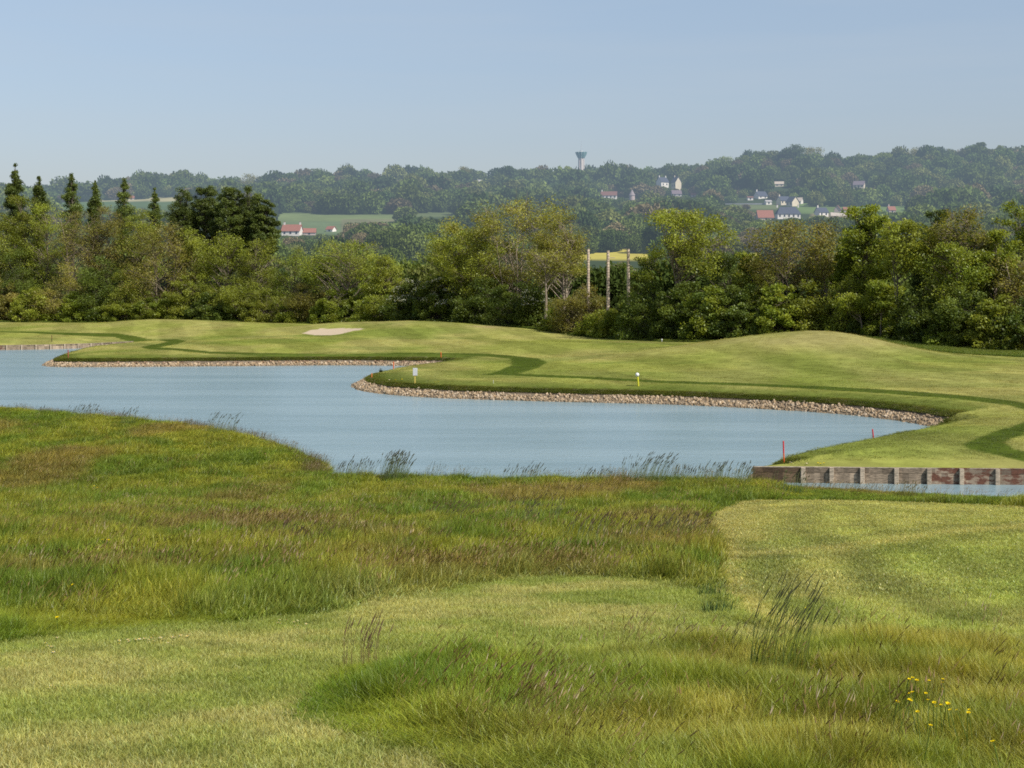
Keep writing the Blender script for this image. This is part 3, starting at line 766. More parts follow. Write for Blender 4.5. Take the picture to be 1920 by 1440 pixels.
def tree_parts(seed, h, w, kind, low=.22, form='round', lean=0.0, trunks=1, dens=1.0, trunk_r=None, leafscale=1.0, depth=.8, blossom=False, ivy=False):
    r = rng(seed); c1, c2, bk, npc, lsz, tw, opn = KINDS[kind]
    lsz = lsz*leafscale
    if leafscale < 2: lsz *= .85+.4*r.rand(); opn *= .85+.4*r.rand()
    c1, c2, bk = np.array(c1), np.array(c2), np.array(bk)
    wood, crown, extra = MB(), MB(), MB()
    R = w/2.
    zb = h*low
    rc0 = ((.080*min(w, h*.9)+.42)*opn if form != 'col' else .15*w+.3)
    if leafscale > 2: rc0 = .17*w
    layers = {'sparse': 3.6, 'brown': 3.9}.get(kind, 4.0)*(1.25 if form == 'bush' else 1)
    if form == 'col': layers = 4.6
    nc = int(np.clip(layers*.8*w*(h-zb)/(math.pi*rc0**2), 20, 210))
    # cluster centres fill a lumpy crown
    d = r.randn(nc, 3); d /= np.linalg.norm(d, axis=1)[:, None]
    rad = (.30+.70*r.rand(nc)**.5)
    lob = 1+.22*np.sin(3*np.arctan2(d[:, 1], d[:, 0])+r.rand()*6)*np.cos(2.3*d[:, 2]+r.rand()*6)+.16*(r.rand(nc)-.5)
    rad = np.minimum(rad*lob, 1.08)
    zc = (zb+h)/2; hz = (h-zb)/2
    if form == 'col':
        t = r.rand(nc)**.6; z = zb+(h-zb)*t
        pr = np.clip(np.interp(t, [0, .2, .55, .70, .82, .92, 1], [.9, 1.0, 1.0, .88, .55, .22, .03]), 0, 1)
        an = r.rand(nc)*6.283; q = pr*R*(.25+.75*r.rand(nc)**.6)*.9
        Cc = np.c_[q*np.cos(an), q*np.sin(an), z]
    elif form == 'bush':
        d[:, 2] = np.abs(d[:, 2]); rad = .40+.60*r.rand(nc)**.5
        Cc = np.c_[d[:, 0]*rad*R, d[:, 1]*rad*R*depth, zb+d[:, 2]*rad*(h-zb)*.95]
        k = r.rand(nc) < .40; Cc[k, 2] = zb+(h-zb)*.55*r.rand(k.sum())
    elif form == 'flat':
        Cc = np.c_[d[:, 0]*rad*R, d[:, 1]*rad*R*depth, zc+.12*h+d[:, 2]*rad*hz*.8]
    else:
        Cc = np.c_[d[:, 0]*rad*R*(1-.18*np.maximum(d[:, 2], 0)), d[:, 1]*rad*R*depth, zc+d[:, 2]*rad*hz]
    if kind == 'sparse': Cc[:, 1] += .12*w*depth
    rcv = rc0*np.ones(nc)
    if form == 'col': rcv = rc0*np.clip(.30+.70*pr, .3, 1)
    Cc[:, 2] = np.minimum(Cc[:, 2], h-rcv*.5)
    Cc[:, 0] *= np.maximum(.35, (R-rcv*.6)/R)
    Cc[:, 0] += lean*Cc[:, 2]
    # trunks
    tr = trunk_r or (.017*h+.03)
    if form == 'bush': tr *= .55
    bases = []
    for k in range(trunks):
        ang = r.rand()*6.28; sp = .0 if trunks == 1 else (.05+.10*r.rand())*w
        b0 = np.array([sp*math.cos(ang), sp*math.sin(ang)*.5, -.3])
        th = h*(.82 if form in ('round', 'flat') else .93 if form == 'col' else .5)*(.9+.2*r.rand())
        top = np.array([b0[0]*2.6+lean*th+(r.rand()-.5)*.12*w*(form != 'col'), b0[1]*2+(r.rand()-.5)*.1*w, min(th, h*.96)])
        P = bez(b0, np.array([b0[0]+(r.rand()-.5)*.06*h, b0[1], th*.5]), top, 9)
        P[2:-1, :2] += (r.rand(6, 2)-.5)*.018*h
        t = np.linspace(0, 1, 9); rr = tr*(1-.86*t)/math.sqrt(max(1, trunks*.7)); rr[0] *= 1.35
        wood.tube(P, rr, 7, bk*(.85+.3*r.rand()))
        bases.append((P, rr))
    # limbs and twigs, leaves on the twigs
    LP, LC = [], []; vary = .80+.38*r.rand()
    for c, rc1 in zip(Cc, rcv):
        P, rr = bases[r.randint(len(bases))] if trunks > 1 else bases[0]
        hd = math.hypot(c[0]-lean*c[2], c[1])
        zs = np.clip(c[2]-hd*(.5+.5*r.rand())-.08*h*r.rand(), zb*.55 if form != 'bush' else .1, P[-1, 2]*.95)
        i = int(np.clip(np.searchsorted(P[:, 2], zs), 1, 8)); f = np.clip((zs-P[i-1, 2])/(P[i, 2]-P[i-1, 2]+1e-6), 0, 1)
        s = P[i-1]*(1-f)+P[i]*f; r0 = min((rr[i-1]*(1-f)+rr[i]*f)*.62, .012*np.linalg.norm(c-s)+.035)
        mid = s*.45+c*.55+np.array([0, 0, (.10 if form != 'flat' else .2)*hd])+(r.rand(3)-.5)*.16*np.linalg.norm(c-s)
        B = bez(s, mid, c, 6); B[1:-1] += (r.rand(4, 3)-.5)*.06*np.linalg.norm(c-s)
        wood.tube(B, np.linspace(r0, .022, 6), 4, bk*(.8+.4*r.rand()), cap=False)
        rc = rc1*(.6+.8*r.rand()**1.3)
        for q in range(tw):
            e = r.randn(3); e /= np.linalg.norm(e); e[2] = abs(e[2])*.8+.15*r.randn()
            s2 = B[r.randint(3, 6)]; wood.tube(np.array([s2, s2+e*rc*.6+r.randn(3)*.05*rc, s2+e*rc*(1.0+.4*r.rand())]), np.array([.028, .018, .009])*(1 if kind not in ('brown', 'sparse') else 1.35), 3, bk*(.5+.45*r.rand()), cap=False)
        n = max(12, int(npc*dens*(.65+.7*r.rand())*(rc/rc0)**2))
        g = r.randn(n, 3); g /= np.linalg.norm(g, axis=1)[:, None]
        g *= (r.rand(n)**.55)[:, None]*rc*np.array([1.12, 1.0, .74])
        p = c+g; p[:, 2] = np.maximum(p[:, 2], .06)
        p = p[(p[:, 2] < h*1.01)]
        n = len(p)
        if n == 0: continue
        mixw = np.clip(r.rand()*.75+.35*(r.rand(n)-.3), 0, 1)
        col = (c1[None]*(1-mixw[:, None])+c2[None]*mixw[:, None])*(.84+.32*r.rand(n))[:, None]*(.74+.48*r.rand())*vary
        LP.append(p); LC.append(col)
        if blossom and r.rand() < .6 and c[2] > h*.35:
            nb = int(36*dens); gb = r.randn(nb, 3); gb /= np.linalg.norm(gb, axis=1)[:, None]; gb[:, 1] = -np.abs(gb[:, 1]); gb[:, 2] = np.abs(gb[:, 2])*.8
            pb = c+gb*rc*.95; extra.quads(leaf_quads(r, pb, .24*leafscale), np.array([[.62, .62, .5]])*(.8+.3*r.rand(nb))[:, None])
    P = np.vstack(LP); Cl = np.vstack(LC)
    crown.quads(leaf_quads(r, P, lsz), Cl)
    if ivy:
        Pt, rr = bases[0]; n = 2600; f = r.rand(n)*7.4; i = f.astype(int); ff = (f-i)[:, None]
        p = Pt[i]*(1-ff)+Pt[i+1]*ff; wd = (.5+.9*fbm(f*1.3, f*0+seed, 5))*w*.11
        p = p+r.randn(n, 3)*np.c_[wd, wd, wd*.8]
        extra.quads(leaf_quads(r, p, .24), np.array([[.045, .075, .014]])*(.7+.9*r.rand(n))[:, None])
    return wood, crown, extra

SEED = [100]
def plant(px, top_row, w_px, Y, kind, label, name='tree', group=None, base=None, cat=None, haze=False, mat=None, **kw):
    SEED[0] += 1
    x = (px-960)*Y/F; z = float(ground_z(np.array([x]), np.array([Y]))[0])
    h = max(1.2, H-(top_row-HZ)*Y/F-z); w = w_px*Y/F
    wood, crown, extra = tree_parts(SEED[0], h, w, kind, **kw)
    root = tag(link(name, None, None, (x, Y, z-.05)), label, cat or name.replace('_', ' '), group)
    lm = M_LEAF_MID if haze else M_LEAF
    shrub = name in ('shrub', 'hawthorn_bush')
    link('stem' if shrub else 'trunk', wood.mesh('trunk', M_BARK if not haze else M_BARK_FAR, True), root)
    link('foliage' if shrub else 'crown', crown.mesh('crown', lm), root)
    if extra.n: link('blossom' if kw.get('blossom') else 'ivy', extra.mesh('extra', lm), root)
    return root
M_BARK_FAR = solid_mat('far_bark', (.2, .17, .13), .9, .3, 2, use_col=True, haze=True)

def T(px, top, w, d, kind, label, **kw): return plant(px, top, w, tree_edge(px)+d, kind, label, **kw)

def build_trees():
    g = 'dark poplars above the tree belt'
    for px, top, w, d, lb in ((28, 306, 46, 42, 'tallest dark poplar, at the far left of the row above the belt'),
                              (73, 328, 38, 44, 'slim dark poplar just right of the tallest one at far left'),
                              (134, 325, 46, 42, 'broad pointed dark poplar, third from the left in the row'),
                              (178, 337, 32, 46, 'narrowest dark poplar, between two broader ones'),
                              (233, 333, 44, 42, 'dark poplar fifth from the left, before the tiny red roof'),
                              (290, 352, 34, 44, 'short dark poplar standing alone left of the dense poplar block')):
        T(px, top, w, d, 'poplar', lb, name='poplar_tree', group=g, form='col', low=.40, leafscale=1.15, dens=1.3)
    for px, top, w, d, lb in ((343, 352, 72, 34, 'dark tree at the left end of the dense poplar block'),
                              (386, 348, 78, 36, 'dark tree with a high tip, second in the dense poplar block'),
                              (430, 353, 80, 30, 'dark tree in the middle of the dense poplar block'),
                              (466, 349, 80, 34, 'dark rounded tree, highest at the right of the poplar block'),
                              (494, 366, 60, 30, 'dark tree closing the right end of the poplar block')):
        T(px, top, w, d, 'poplar', lb, name='poplar_tree', group=g, low=.38, leafscale=1.15, dens=1.3)
    for a in (
      (-22, 372, 120, 16, 'olive', 'olive tree cut by the left edge of the picture', dict(dens=1.15)),
      (38, 368, 96, 20, 'olive', 'yellow olive tree under the tallest poplar', dict(low=.1)),
      (88, 381, 96, 17, 'lime', 'yellow green tree below the gap beside the second poplar', dict(low=.15)),
      (143, 392, 110, 15, 'brown', 'brownish olive tree under the third poplar', dict(low=.15, trunks=2)),
      (203, 386, 105, 19, 'brown', 'twiggy olive brown tree under the narrowest poplar', dict(low=.15, trunks=2)),
      (262, 393, 100, 20, 'olive', 'olive tree below the short lone poplar', dict(low=.15)),
      (305, 417, 155, 7, 'brown', 'large pinkish brown twiggy tree in front of the left belt', dict(low=.08, trunks=3, dens=1.15)),
      (362, 428, 95, 13, 'olive', 'olive tree under the left end of the poplar block', dict(low=.12)),
      (425, 434, 125, 10, 'lime', 'bright yellow green tree in front of the poplar block', dict(low=.1, dens=1.1)),
      (487, 444, 105, 11, 'olive', 'yellowish tree below the right end of the poplar block', dict(low=.12)),
      (552, 462, 95, 14, 'green', 'mid green tree below the red roofed farm', dict(low=.1)),
      (606, 478, 80, 22, 'dark', 'small dark tree right of the farm roofs', dict(low=.1)),
      (650, 449, 165, 8, 'olive', 'round yellow olive tree left of the sand bunker dip', dict(low=.16, form='flat')),
      (722, 476, 90, 12, 'olive', 'lower olive tree right of the round yellow olive one', dict(low=.15)),
      (776, 496, 90, 36, 'dark', 'dark bluish tree in the dip of the tree belt', dict(low=.1)),
      (862, 414, 165, 10, 'olive', 'olive tree on the left flank of the big brown tree', dict(low=.12)),
      (965, 360, 265, 13, 'sparse', 'biggest tree, brownish and sparse with several pale trunks', dict(low=.22, trunks=5, dens=1.5, trunk_r=.26)),
      (885, 428, 120, 4, 'olive', 'leafy olive tree low at the left front of the biggest tree', dict(low=.2, trunks=2)),
      (1050, 400, 105, 12, 'sparse', 'open sparse tree beside the left bare pole', dict(low=.3, trunks=2, dens=1.25)),
      (1022, 468, 105, -.6, 'sparse', 'small tree with a pale forked trunk before the biggest tree', dict(low=.48, trunk_r=.34, form='flat', dens=.8)),
      (1165, 492, 90, 75, 'dark', 'dark tree seen behind the three bare poles', dict(low=.1)),
      (1105, 500, 80, 60, 'dark', 'dark tree behind the left bare pole', dict(low=.1)),
      (1292, 391, 168, 8, 'olive', 'broad olive tree just right of the bare poles', dict(low=.3, dens=1.0, form='flat', trunks=2)),
      (1225, 470, 100, 30, 'green', 'green tree rising behind the dark hedge right of the poles', dict(low=.1)),
      (1360, 470, 110, 24, 'dark', 'dark green tree between the two broad olive trees', dict(low=.08)),
      (1410, 468, 90, 14, 'olive', 'yellowish small tree left of the broad sparse tree', dict(low=.15)),
      (1482, 413, 195, 9, 'brown', 'broad brownish tree below the slate roofed village', dict(low=.25, trunks=3, dens=1.35, form='flat')),
      (1552, 452, 90, 10, 'sparse', 'thin pale leaning tree left of the tall green tree', dict(low=.25, lean=-.08, trunk_r=.14)),
      (1628, 383, 125, 8, 'green', 'tall green tree right below the pale long wall', dict(low=.16, dens=1.15)),
      (1590, 440, 70, 9, 'green', 'narrow green tree leaning on the tall green one', dict(low=.1)),
      (1695, 406, 112, 5, 'olive', 'olive green tree with two thin bare trunks', dict(low=.5, trunks=2, trunk_r=.2)),
      (1651, 525, 60, -1.2, 'green', 'young tree with a straight pale trunk at the grass strip', dict(low=.5, trunk_r=.13)),
      (1618, 548, 60, -1.2, 'lime', 'small yellow green tree with a leaning trunk at the grass strip', dict(low=.45, trunk_r=.15, lean=-.3)),
      (1752, 394, 100, 30, 'dark', 'dark spiky tree behind the ivy covered one', dict(low=.1)),
      (1806, 366, 130, 9, 'sparse', 'tall twiggy tree with a trunk covered in dark ivy', dict(low=.25, ivy=True, dens=1.0, trunk_r=.3)),
      (1790, 455, 130, 6, 'green', 'bushy green tree wrapped around the ivy trunk', dict(low=.12)),
      (1866, 432, 95, 10, 'green', 'green tree at the right between ivy tree and edge', dict(low=.15)),
      (1912, 470, 100, 8, 'brown', 'brown twiggy tree cut by the right edge', dict(low=.1, trunks=2)),
      (1912, 372, 130, 120, 'green', 'hazy green tree standing farther back at the right edge', dict(low=.1, leafscale=1.3))):
        px, top, w, d, kind, lb, kw = a
        T(px, top, w*1.1, d, kind, lb, name='tree', group='trees of the belt behind the fairway', **kw)
    gs = 'shrubs along the foot of the tree belt'
    for a in (
      (-10, 520, 100, 4, 'brown', 'brownish shrub at the far left of the belt'), (62, 548, 84, 1.5, 'lime', 'bright green shrub near the left edge'),
      (30, 470, 90, 9, 'dark', 'dark shrubby tree in the shade at far left'), (112, 500, 110, 4, 'brown', 'olive brown shrub right of the bright left one'),
      (187, 482, 92, 2.5, 'dark', 'dark green layered shrub in the left belt'), (243, 505, 100, 3, 'olive', 'olive shrub right of the dark layered one'),
      (150, 555, 80, 1, 'green', 'low green shrub before the dark layered one'), (230, 562, 90, 1, 'green', 'low leafy shrub over the first fairway rise'), (300, 560, 110, 1, 'green', 'low shrub at the top of the first fairway rise'),
      (358, 520, 110, 3, 'olive', 'olive shrub below the poplar block'), (400, 556, 90, 1, 'dark', 'dark low shrub under the bright yellow green tree'),
      (455, 520, 120, 2.5, 'lime', 'broad yellow green shrub in front of the lime tree'), (430, 570, 90, .8, 'dark', 'dark shrub at the grass edge below the lime shrub'), (510, 548, 110, 1.5, 'olive', 'olive shrub left of the sand bunker'),
      (575, 535, 100, 3, 'brown', 'brownish shrub behind the left end of the bunker'), (556, 575, 80, .6, 'green', 'low green shrub beside the bunker lip'), (640, 545, 110, 2, 'green', 'green shrub right behind the sand bunker'),
      (625, 578, 90, .5, 'dark', 'dark low shrub behind the sand'), (700, 560, 95, 1.5, 'green', 'green shrub behind the central mound, left side'), (1085, 520, 105, 2.5, 'brown', 'reddish brown shrub below the left bare pole'),
      (905, 525, 120, 2.5, 'dark', 'dark shrub under the left of the biggest tree'), (972, 535, 120, 2, 'dark', 'dark shrub directly below the biggest tree'), (1050, 590, 70, 1.2, 'green', 'green shrub at the pale forked trunk'),
      (1122, 592, 85, 1.5, 'lime', 'yellow green shrub below the middle pole'), (1172, 578, 75, 4, 'green', 'green shrub below the right pole'), (1150, 590, 60, .5, 'lime', 'small bright shrub at the grass edge under the poles'),
      (1212, 535, 115, 2.5, 'dark', 'dark hedge like shrub right of the poles'), (1275, 528, 110, 3, 'dark', 'dark shrub below the broad olive tree'), (1335, 545, 110, 2, 'green', 'green shrub between hedge and right mound'),
      (1320, 560, 90, 1, 'dark', 'dark shrub at the left foot of the right mound'), (1395, 540, 120, 3, 'dark', 'dark shrub behind the left slope of the right mound'), (1462, 540, 120, 3, 'green', 'green shrub behind the top of the right mound'),
      (1530, 535, 110, 4, 'olive', 'olive shrub behind the crest of the right mound'), (1595, 520, 100, 3, 'lime', 'yellow ivy clad shrub right of the mound crest'), (1655, 555, 110, 2, 'green', 'green shrub above the long grass strip'),
      (1610, 590, 70, 1, 'dark', 'low dark shrub where the long grass strip begins'), (1730, 560, 120, 2.5, 'dark', 'dark shrub below the spiky dark tree'), (1700, 605, 80, .8, 'green', 'low shrub on the middle of the long grass strip'),
      (1800, 545, 120, 2, 'dark', 'dark shrub at the foot of the ivy tree'), (1770, 612, 80, .7, 'green', 'low green shrub before the ivy tree'), (1868, 560, 110, 1.5, 'lime', 'light green shrub near the right edge'),
      (1840, 615, 80, .7, 'olive', 'small olive shrub at the right end of the strip'), (1925, 555, 110, 2, 'dark', 'dark shrub at the right edge of the belt')):
        px, top, w, d, kind, lb = a
        T(px, top-12, w*1.18, d, kind, lb, name='shrub', cat='shrub', group=gs, form='bush', low=.02, trunks=3, dens=1.25)
    for px, top, w, d, lb in ((765, 515, 110, 2, 'hawthorn bush with a few white flowers, left of three'), (832, 512, 120, 2.5, 'hawthorn bush full of white blossom over the central mound'),
                              (1000, 525, 90, 2.5, 'hawthorn bush with white specks under the biggest tree')):
        T(px, top, w, d, 'dark', lb, name='hawthorn_bush', cat='bush', group='white flowering hawthorns', form='bush', low=.02, trunks=3, dens=1.2, blossom=True)
    gr = 'single trees on the skyline'
    for px, top, w, kind, lb in (
      (1424, 280, 30, 'dark', 'round dark tree on a short stem on the right skyline'), (1393, 290, 30, 'green', 'small round tree left of the short stemmed skyline tree'), (1362, 292, 44, 'green', 'spreading tree where the right skyline starts to rise'),
      (1490, 270, 40, 'dark', 'dark domed tree on the highest bump of the skyline'), (1522, 272, 50, 'brown', 'pale brown tree right beside the dark domed one'), (1561, 295, 24, 'dark', 'small dark skyline tree alone in a dip'),
      (1616, 294, 26, 'dark', 'little dark tree right of the skyline dip'), (1660, 287, 50, 'green', 'broad tree on the skyline left of the pale brown pair'), (1722, 276, 52, 'brown', 'pale brown open tree on the right skyline'),
      (1840, 266, 28, 'dark', 'highest dark round tree at the far right skyline'), (1876, 272, 26, 'green', 'light green pointed tree near the right skyline end'), (1166, 304, 26, 'dark', 'wind bent dark tree just right of the water tower'),
      (1062, 312, 26, 'green', 'small round tree just left of the water tower'), (952, 311, 30, 'green', 'skyline tree midway between white cottage and water tower'), (870, 312, 36, 'brown', 'brownish tree above the white hillside cottage'),
      (1265, 310, 34, 'dark', 'dark tree behind the white gabled house'), (590, 316, 60, 'dark', 'broad dark tree topping the left wooded hill'), (470, 324, 46, 'brown', 'brownish tree on the skyline above the poplar block'),
      (212, 337, 42, 'brown', 'pale tree on the skyline between two poplars'), (330, 324, 44, 'brown', 'grey brown tree on the skyline right of the poplars')):
        plant(px, top, w, 1245, kind, lb, name='skyline_tree', cat='tree', group=gr, haze=True, low=.15, leafscale=3.4, dens=.7)
build_trees()

# ---------------------------------------------------------------- far buildings
HOUSE_BOX = []
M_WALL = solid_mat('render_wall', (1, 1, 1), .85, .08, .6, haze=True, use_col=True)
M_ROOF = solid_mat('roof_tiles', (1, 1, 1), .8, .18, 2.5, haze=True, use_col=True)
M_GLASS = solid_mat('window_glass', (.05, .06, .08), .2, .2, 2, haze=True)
WHITE, CREAM, BEIGE, PINK, GREY = (.80, .74, .66), (.72, .62, .46), (.52, .44, .35), (.50, .40, .36), (.42, .40, .38)
SLATE, REDT, BROWN, MAUVE = (.07, .08, .11), (.30, .125, .085), (.20, .10, .08), (.19, .15, .17)

def house(px, row, L, D, hw, hr, rz, wc, rc, label, name='house', nw=3, ch=1, hip=0.0, group=None, Y=None):
    if Y is None: x, Y, z = hit(px, row, 0, 440)
    else: x = (px-960)*Y/F; z = float(ground_z(np.array([x]), np.array([Y]))[0])
    L, D, hw, hr = L*.92, D*.92, hw*.92, hr*.92
    root = tag(link(name, None, None, (x, Y, z), math.radians(rz)), label, name.replace('_', ' '), group)
    a, b = L/2, D/2; e = .35
    wl = MB()
    V = [(-a, -b, -3), (a, -b, -3), (a, b, -3), (-a, b, -3), (-a, -b, hw), (a, -b, hw), (a, b, hw), (-a, b, hw), (-a+hip, 0, hw+hr-.05), (a-hip, 0, hw+hr-.05)]
    wl.add(V, [(0, 1, 5, 4), (1, 2, 6, 5), (2, 3, 7, 6), (3, 0, 4, 7), (0, 3, 2, 1)], ([(4, 8, 7), (5, 6, 9)] if hip == 0 else None), wc)
    link('wall', wl.mesh('wall', M_WALL), root)
    rf = MB(); k = hr/b; t = .18
    x0, x1 = a+e, a+e
    V = []
    for s in (0, t):
        V += [(-x0, -b-e, hw-e*k+s), (x1, -b-e, hw-e*k+s), (x1-hip*1.0, 0, hw+hr+s), (-x0+hip*1.0, 0, hw+hr+s), (x1, b+e, hw-e*k+s), (-x0, b+e, hw-e*k+s)]
    rf.add(V, [(6, 7, 8, 9), (9, 8, 10, 11), (1, 0, 3, 2), (2, 3, 5, 4), (0, 1, 7, 6), (4, 5, 11, 10), (1, 2, 8, 7), (2, 4, 10, 8), (3, 0, 6, 9), (5, 3, 9, 11)],
           ([(7, 10, 8), (6, 9, 11)] if hip else None), rc)
    ro = link('roof', rf.mesh('roof', M_ROOF), root)
    for i in range(ch):
        c = MB(); c.box(((a-.5)*(1 if i else -1), .05, hw+hr+.55), (.75, .6, 1.5), 0, np.array(wc)*.9); c.box(((a-.5)*(1 if i else -1), .05, hw+hr+1.36), (.9, .75, .12), 0, (.3, .15, .1))
        link('chimney', c.mesh('chimney', M_WALL), ro)
    for i in range(nw):
        m = MB(); xx = -a+L*(i+.5)/nw; zz = hw*.55
        m.box((xx, -b-.02, zz), (.95, .08, 1.3), 0)
        wo = link('window', m.mesh('window', M_GLASS), root)
    w = (L*abs(math.cos(math.radians(rz)))+D*abs(math.sin(math.radians(rz))))*F/Y
    HOUSE_BOX.append((px-w/2-2, px+w/2+2, row-(hw+hr)*F/Y, row-hw*.6*F/Y, Y))
    return root

def build_houses():
    house(1242, 352, 7.5, 6.5, 4.6, 3.6, 34, WHITE, SLATE, 'white gabled house with two chimneys below the skyline', ch=2, nw=2)
    house(1268, 356, 6.0, 5.5, 6.0, 4.0, -62, CREAM, SLATE, 'tall cream gable house right of the white gabled house', ch=1, nw=2)
    house(1268, 368, 7.0, 5.0, 1.8, 2.6, 8, GREY, MAUVE, 'low house with a purple grey roof under the cream gable', ch=0, nw=2)
    house(1142, 373, 11.5, 7, 2.6, 2.9, -6, WHITE, BROWN, 'white bungalow with a reddish brown roof below the water tower', ch=1, nw=4)
    house(1300, 369, 3.2, 3, 1.5, 1.2, 0, PINK, REDT, 'tiny red shed at the edge of the dark wood', name='shed', ch=0, nw=1)
    house(900, 341, 5.0, 5, 2.4, 2.2, 40, WHITE, GREY, 'small white cottage high on the left wooded hill', name='cottage', ch=0, nw=2)
    house(1434, 412, 9.3, 7, 1.4, 4.2, 4, BEIGE, REDT, 'barn with a big red tiled roof', name='barn', ch=0, nw=1)
    house(1477, 410, 14.0, 7.5, 3.0, 3.9, 3, WHITE, SLATE, 'long white farmhouse with a slate roof beside the red barn', ch=2, nw=5, hip=2.2)
    house(1469, 384, 8.0, 6, 3.0, 2.8, 24, CREAM, SLATE, 'cream house with slate roof behind the long farmhouse', ch=1, nw=3)
    house(1486, 387, 6.5, 6, 3.2, 3.4, -60, CREAM, SLATE, 'cream gable end house right behind the long farmhouse', ch=0, nw=2)
    house(1440, 384, 4.0, 4, 2.2, 1.0, 10, WHITE, GREY, 'small white annex left of the cream houses', name='outbuilding', ch=0, nw=1)
    house(1426, 372, 8.0, 6, 1.8, 3.2, 28, WHITE, SLATE, 'dark roofed house at the left of the village', ch=1, nw=2)
    house(1406, 375, 4.0, 4, 1.7, .8, 5, WHITE, BROWN, 'low white garage left of the dark roofed house', name='garage', ch=0, nw=1)
    house(1461, 349, 6.5, 5, 1.6, 1.8, -8, CREAM, BEIGE, 'cream roofed house half hidden in trees above the village', ch=0, nw=2)
    house(1497, 382, 5.5, 4.5, 1.8, 2.4, -30, WHITE, BEIGE, 'small house with a sand coloured roof at the right of the village', ch=0, nw=2)
    house(1540, 406, 6.4, 6, 2.7, 2.8, 22, WHITE, SLATE, 'white house with slate roof standing right of the village', ch=1, nw=2)
    house(1571, 398, 4.0, 4, 1.8, 2.6, 70, PINK, BROWN, 'little brown gable behind the long pale wall', name='cottage', ch=0, nw=1)
    house(1587, 398, 4.2, 4, 1.4, 1.8, 6, PINK, REDT, 'little orange red roof behind the long pale wall', name='cottage', ch=0, nw=1)
    house(1671, 398, 4.5, 4, 1.5, 2.2, 12, PINK, REDT, 'red roofed cottage peeping over the tall green tree', name='cottage', ch=1, nw=1)
    house(1611, 353, 8.0, 6, 2.6, 2.8, -22, CREAM, MAUVE, 'pale house with a mauve roof in the right hillside wood', ch=0, nw=3)
    house(548, 441, 9.5, 7, 2.2, 3.2, -8, WHITE, REDT, 'red roofed farmhouse with white gables below the green field', ch=2, nw=3, name='house')
    house(580, 440, 6.5, 5, 1.2, 2.0, 5, PINK, REDT, 'lower red roofed barn right of the farmhouse', name='barn', ch=0, nw=1)
    house(621, 434, 4.0, 4, 1.2, 1.5, -25, WHITE, REDT, 'tiny red roofed cottage farther right of the farm', name='cottage', ch=0, nw=1)
    house(247, 356, 4.0, 4, 1.4, 1.6, 6, BEIGE, REDT, 'tiny red roof between two poplars on the left skyline', name='cottage', ch=0, nw=1, Y=1150)
    # conical stone tower
    x, Y, z = hit(1185, 375, 0, 440); k = Y/F
    root = tag(link('stone_turret', None, None, (x, Y, z)), 'grey pointed turret right of the white bungalow', 'turret')
    m = MB(); m.lathe([(5.4*k, -2), (5.4*k, 9*k), (5.6*k, 9*k)], 12, C=PINK); link('wall', m.mesh('wall', M_WALL), root)
    m = MB(); m.lathe([(6.4*k, 8.6*k), (3.4*k, 14*k), (.1*k, 20*k)], 12, C=(.30, .25, .25)); link('roof', m.mesh('roof', M_ROOF), root)
    HOUSE_BOX.append((1178, 1192, 355, 374, Y))
    # long pale wall
    m = MB(); a = np.array(hit(1557, 407, 0, 440)); b = np.array(hit(1596, 403, 0, 440)); c = (a+b)/2
    m.box((c[0], c[1], c[2]+.7), (np.linalg.norm(b[:2]-a[:2]), .35, 1.9), math.atan2(b[1]-a[1], b[0]-a[0]), (.55, .48, .42))
    tag(link('garden_wall', m.mesh('garden_wall', M_WALL)), 'long low pale wall right of the village', 'wall'); HOUSE_BOX.append((1553, 1600, 399, 405, c[1]))
    m = MB(); a = np.array(hit(1352, 383, 0, 440)); b = np.array(hit(1448, 384, 0, 440)); c = (a+b)/2
    m.box((c[0], c[1], c[2]+.3), (np.linalg.norm(b[:2]-a[:2]), .4, 1.0), math.atan2(b[1]-a[1], b[0]-a[0]), (.33, .33, .33))
    tag(link('roadside_wall', m.mesh('roadside_wall', M_WALL)), 'grey roadside wall leading into the village from the left', 'wall'); HOUSE_BOX.append((1356, 1446, 379, 382, c[1]))
    # water tower
    Y = 1330.; x = (1090-960)*Y/F; z = float(ground_z(np.array([x]), np.array([Y]))[0]); k = Y/F; zr = lambda r_: H-(r_-HZ)*k-z
    root = tag(link('water_tower', None, None, (x, Y, z)), 'white water tower with a turquoise funnel tank on the skyline', 'water tower')
    m = MB(); m.lathe([(5.6*k, -2), (5.2*k, zr(318)), (5.0*k, zr(297))], 20, C=(.70, .62, .55))
    for i in range(8):
        a = i*math.pi/4; m.box((5.3*k*math.cos(a), 5.3*k*math.sin(a), zr(318)*.5+zr(297)*.5), (.5, .5, zr(297)-zr(318)), a, (.6, .54, .5))
    link('shaft', m.mesh('shaft', M_WALL, False), root)
    m = MB(); n = 36; prof = [(5.2, 297.3), (6.6, 295.5), (9.2, 290), (10.8, 286.2), (11, 285.4), (10.2, 285.2)]
    m.lathe([(a*k, zr(b)) for a, b in prof], n, C=(.13, .30, .29)); link('tank', m.mesh('tank', M_WALL, False), root)
    m = MB()
    for i in range(12):
        a = i*math.pi/6; P = np.array([[r_*k*1.015*math.cos(a), r_*k*1.015*math.sin(a), zr(b)] for r_, b in prof[:5]]); m.tube(P, .22, 4, (.5, .62, .6))
    link('rib', m.mesh('rib', M_WALL), root)
    m = MB(); m.lathe([(10.2*k, zr(285.2)), (5*k, zr(284.2)), (3*k, zr(283.8)), (3*k, zr(282.6)), (.1, zr(282.3))], 20, C=(.55, .56, .54)); link('lid', m.mesh('lid', M_WALL), root)
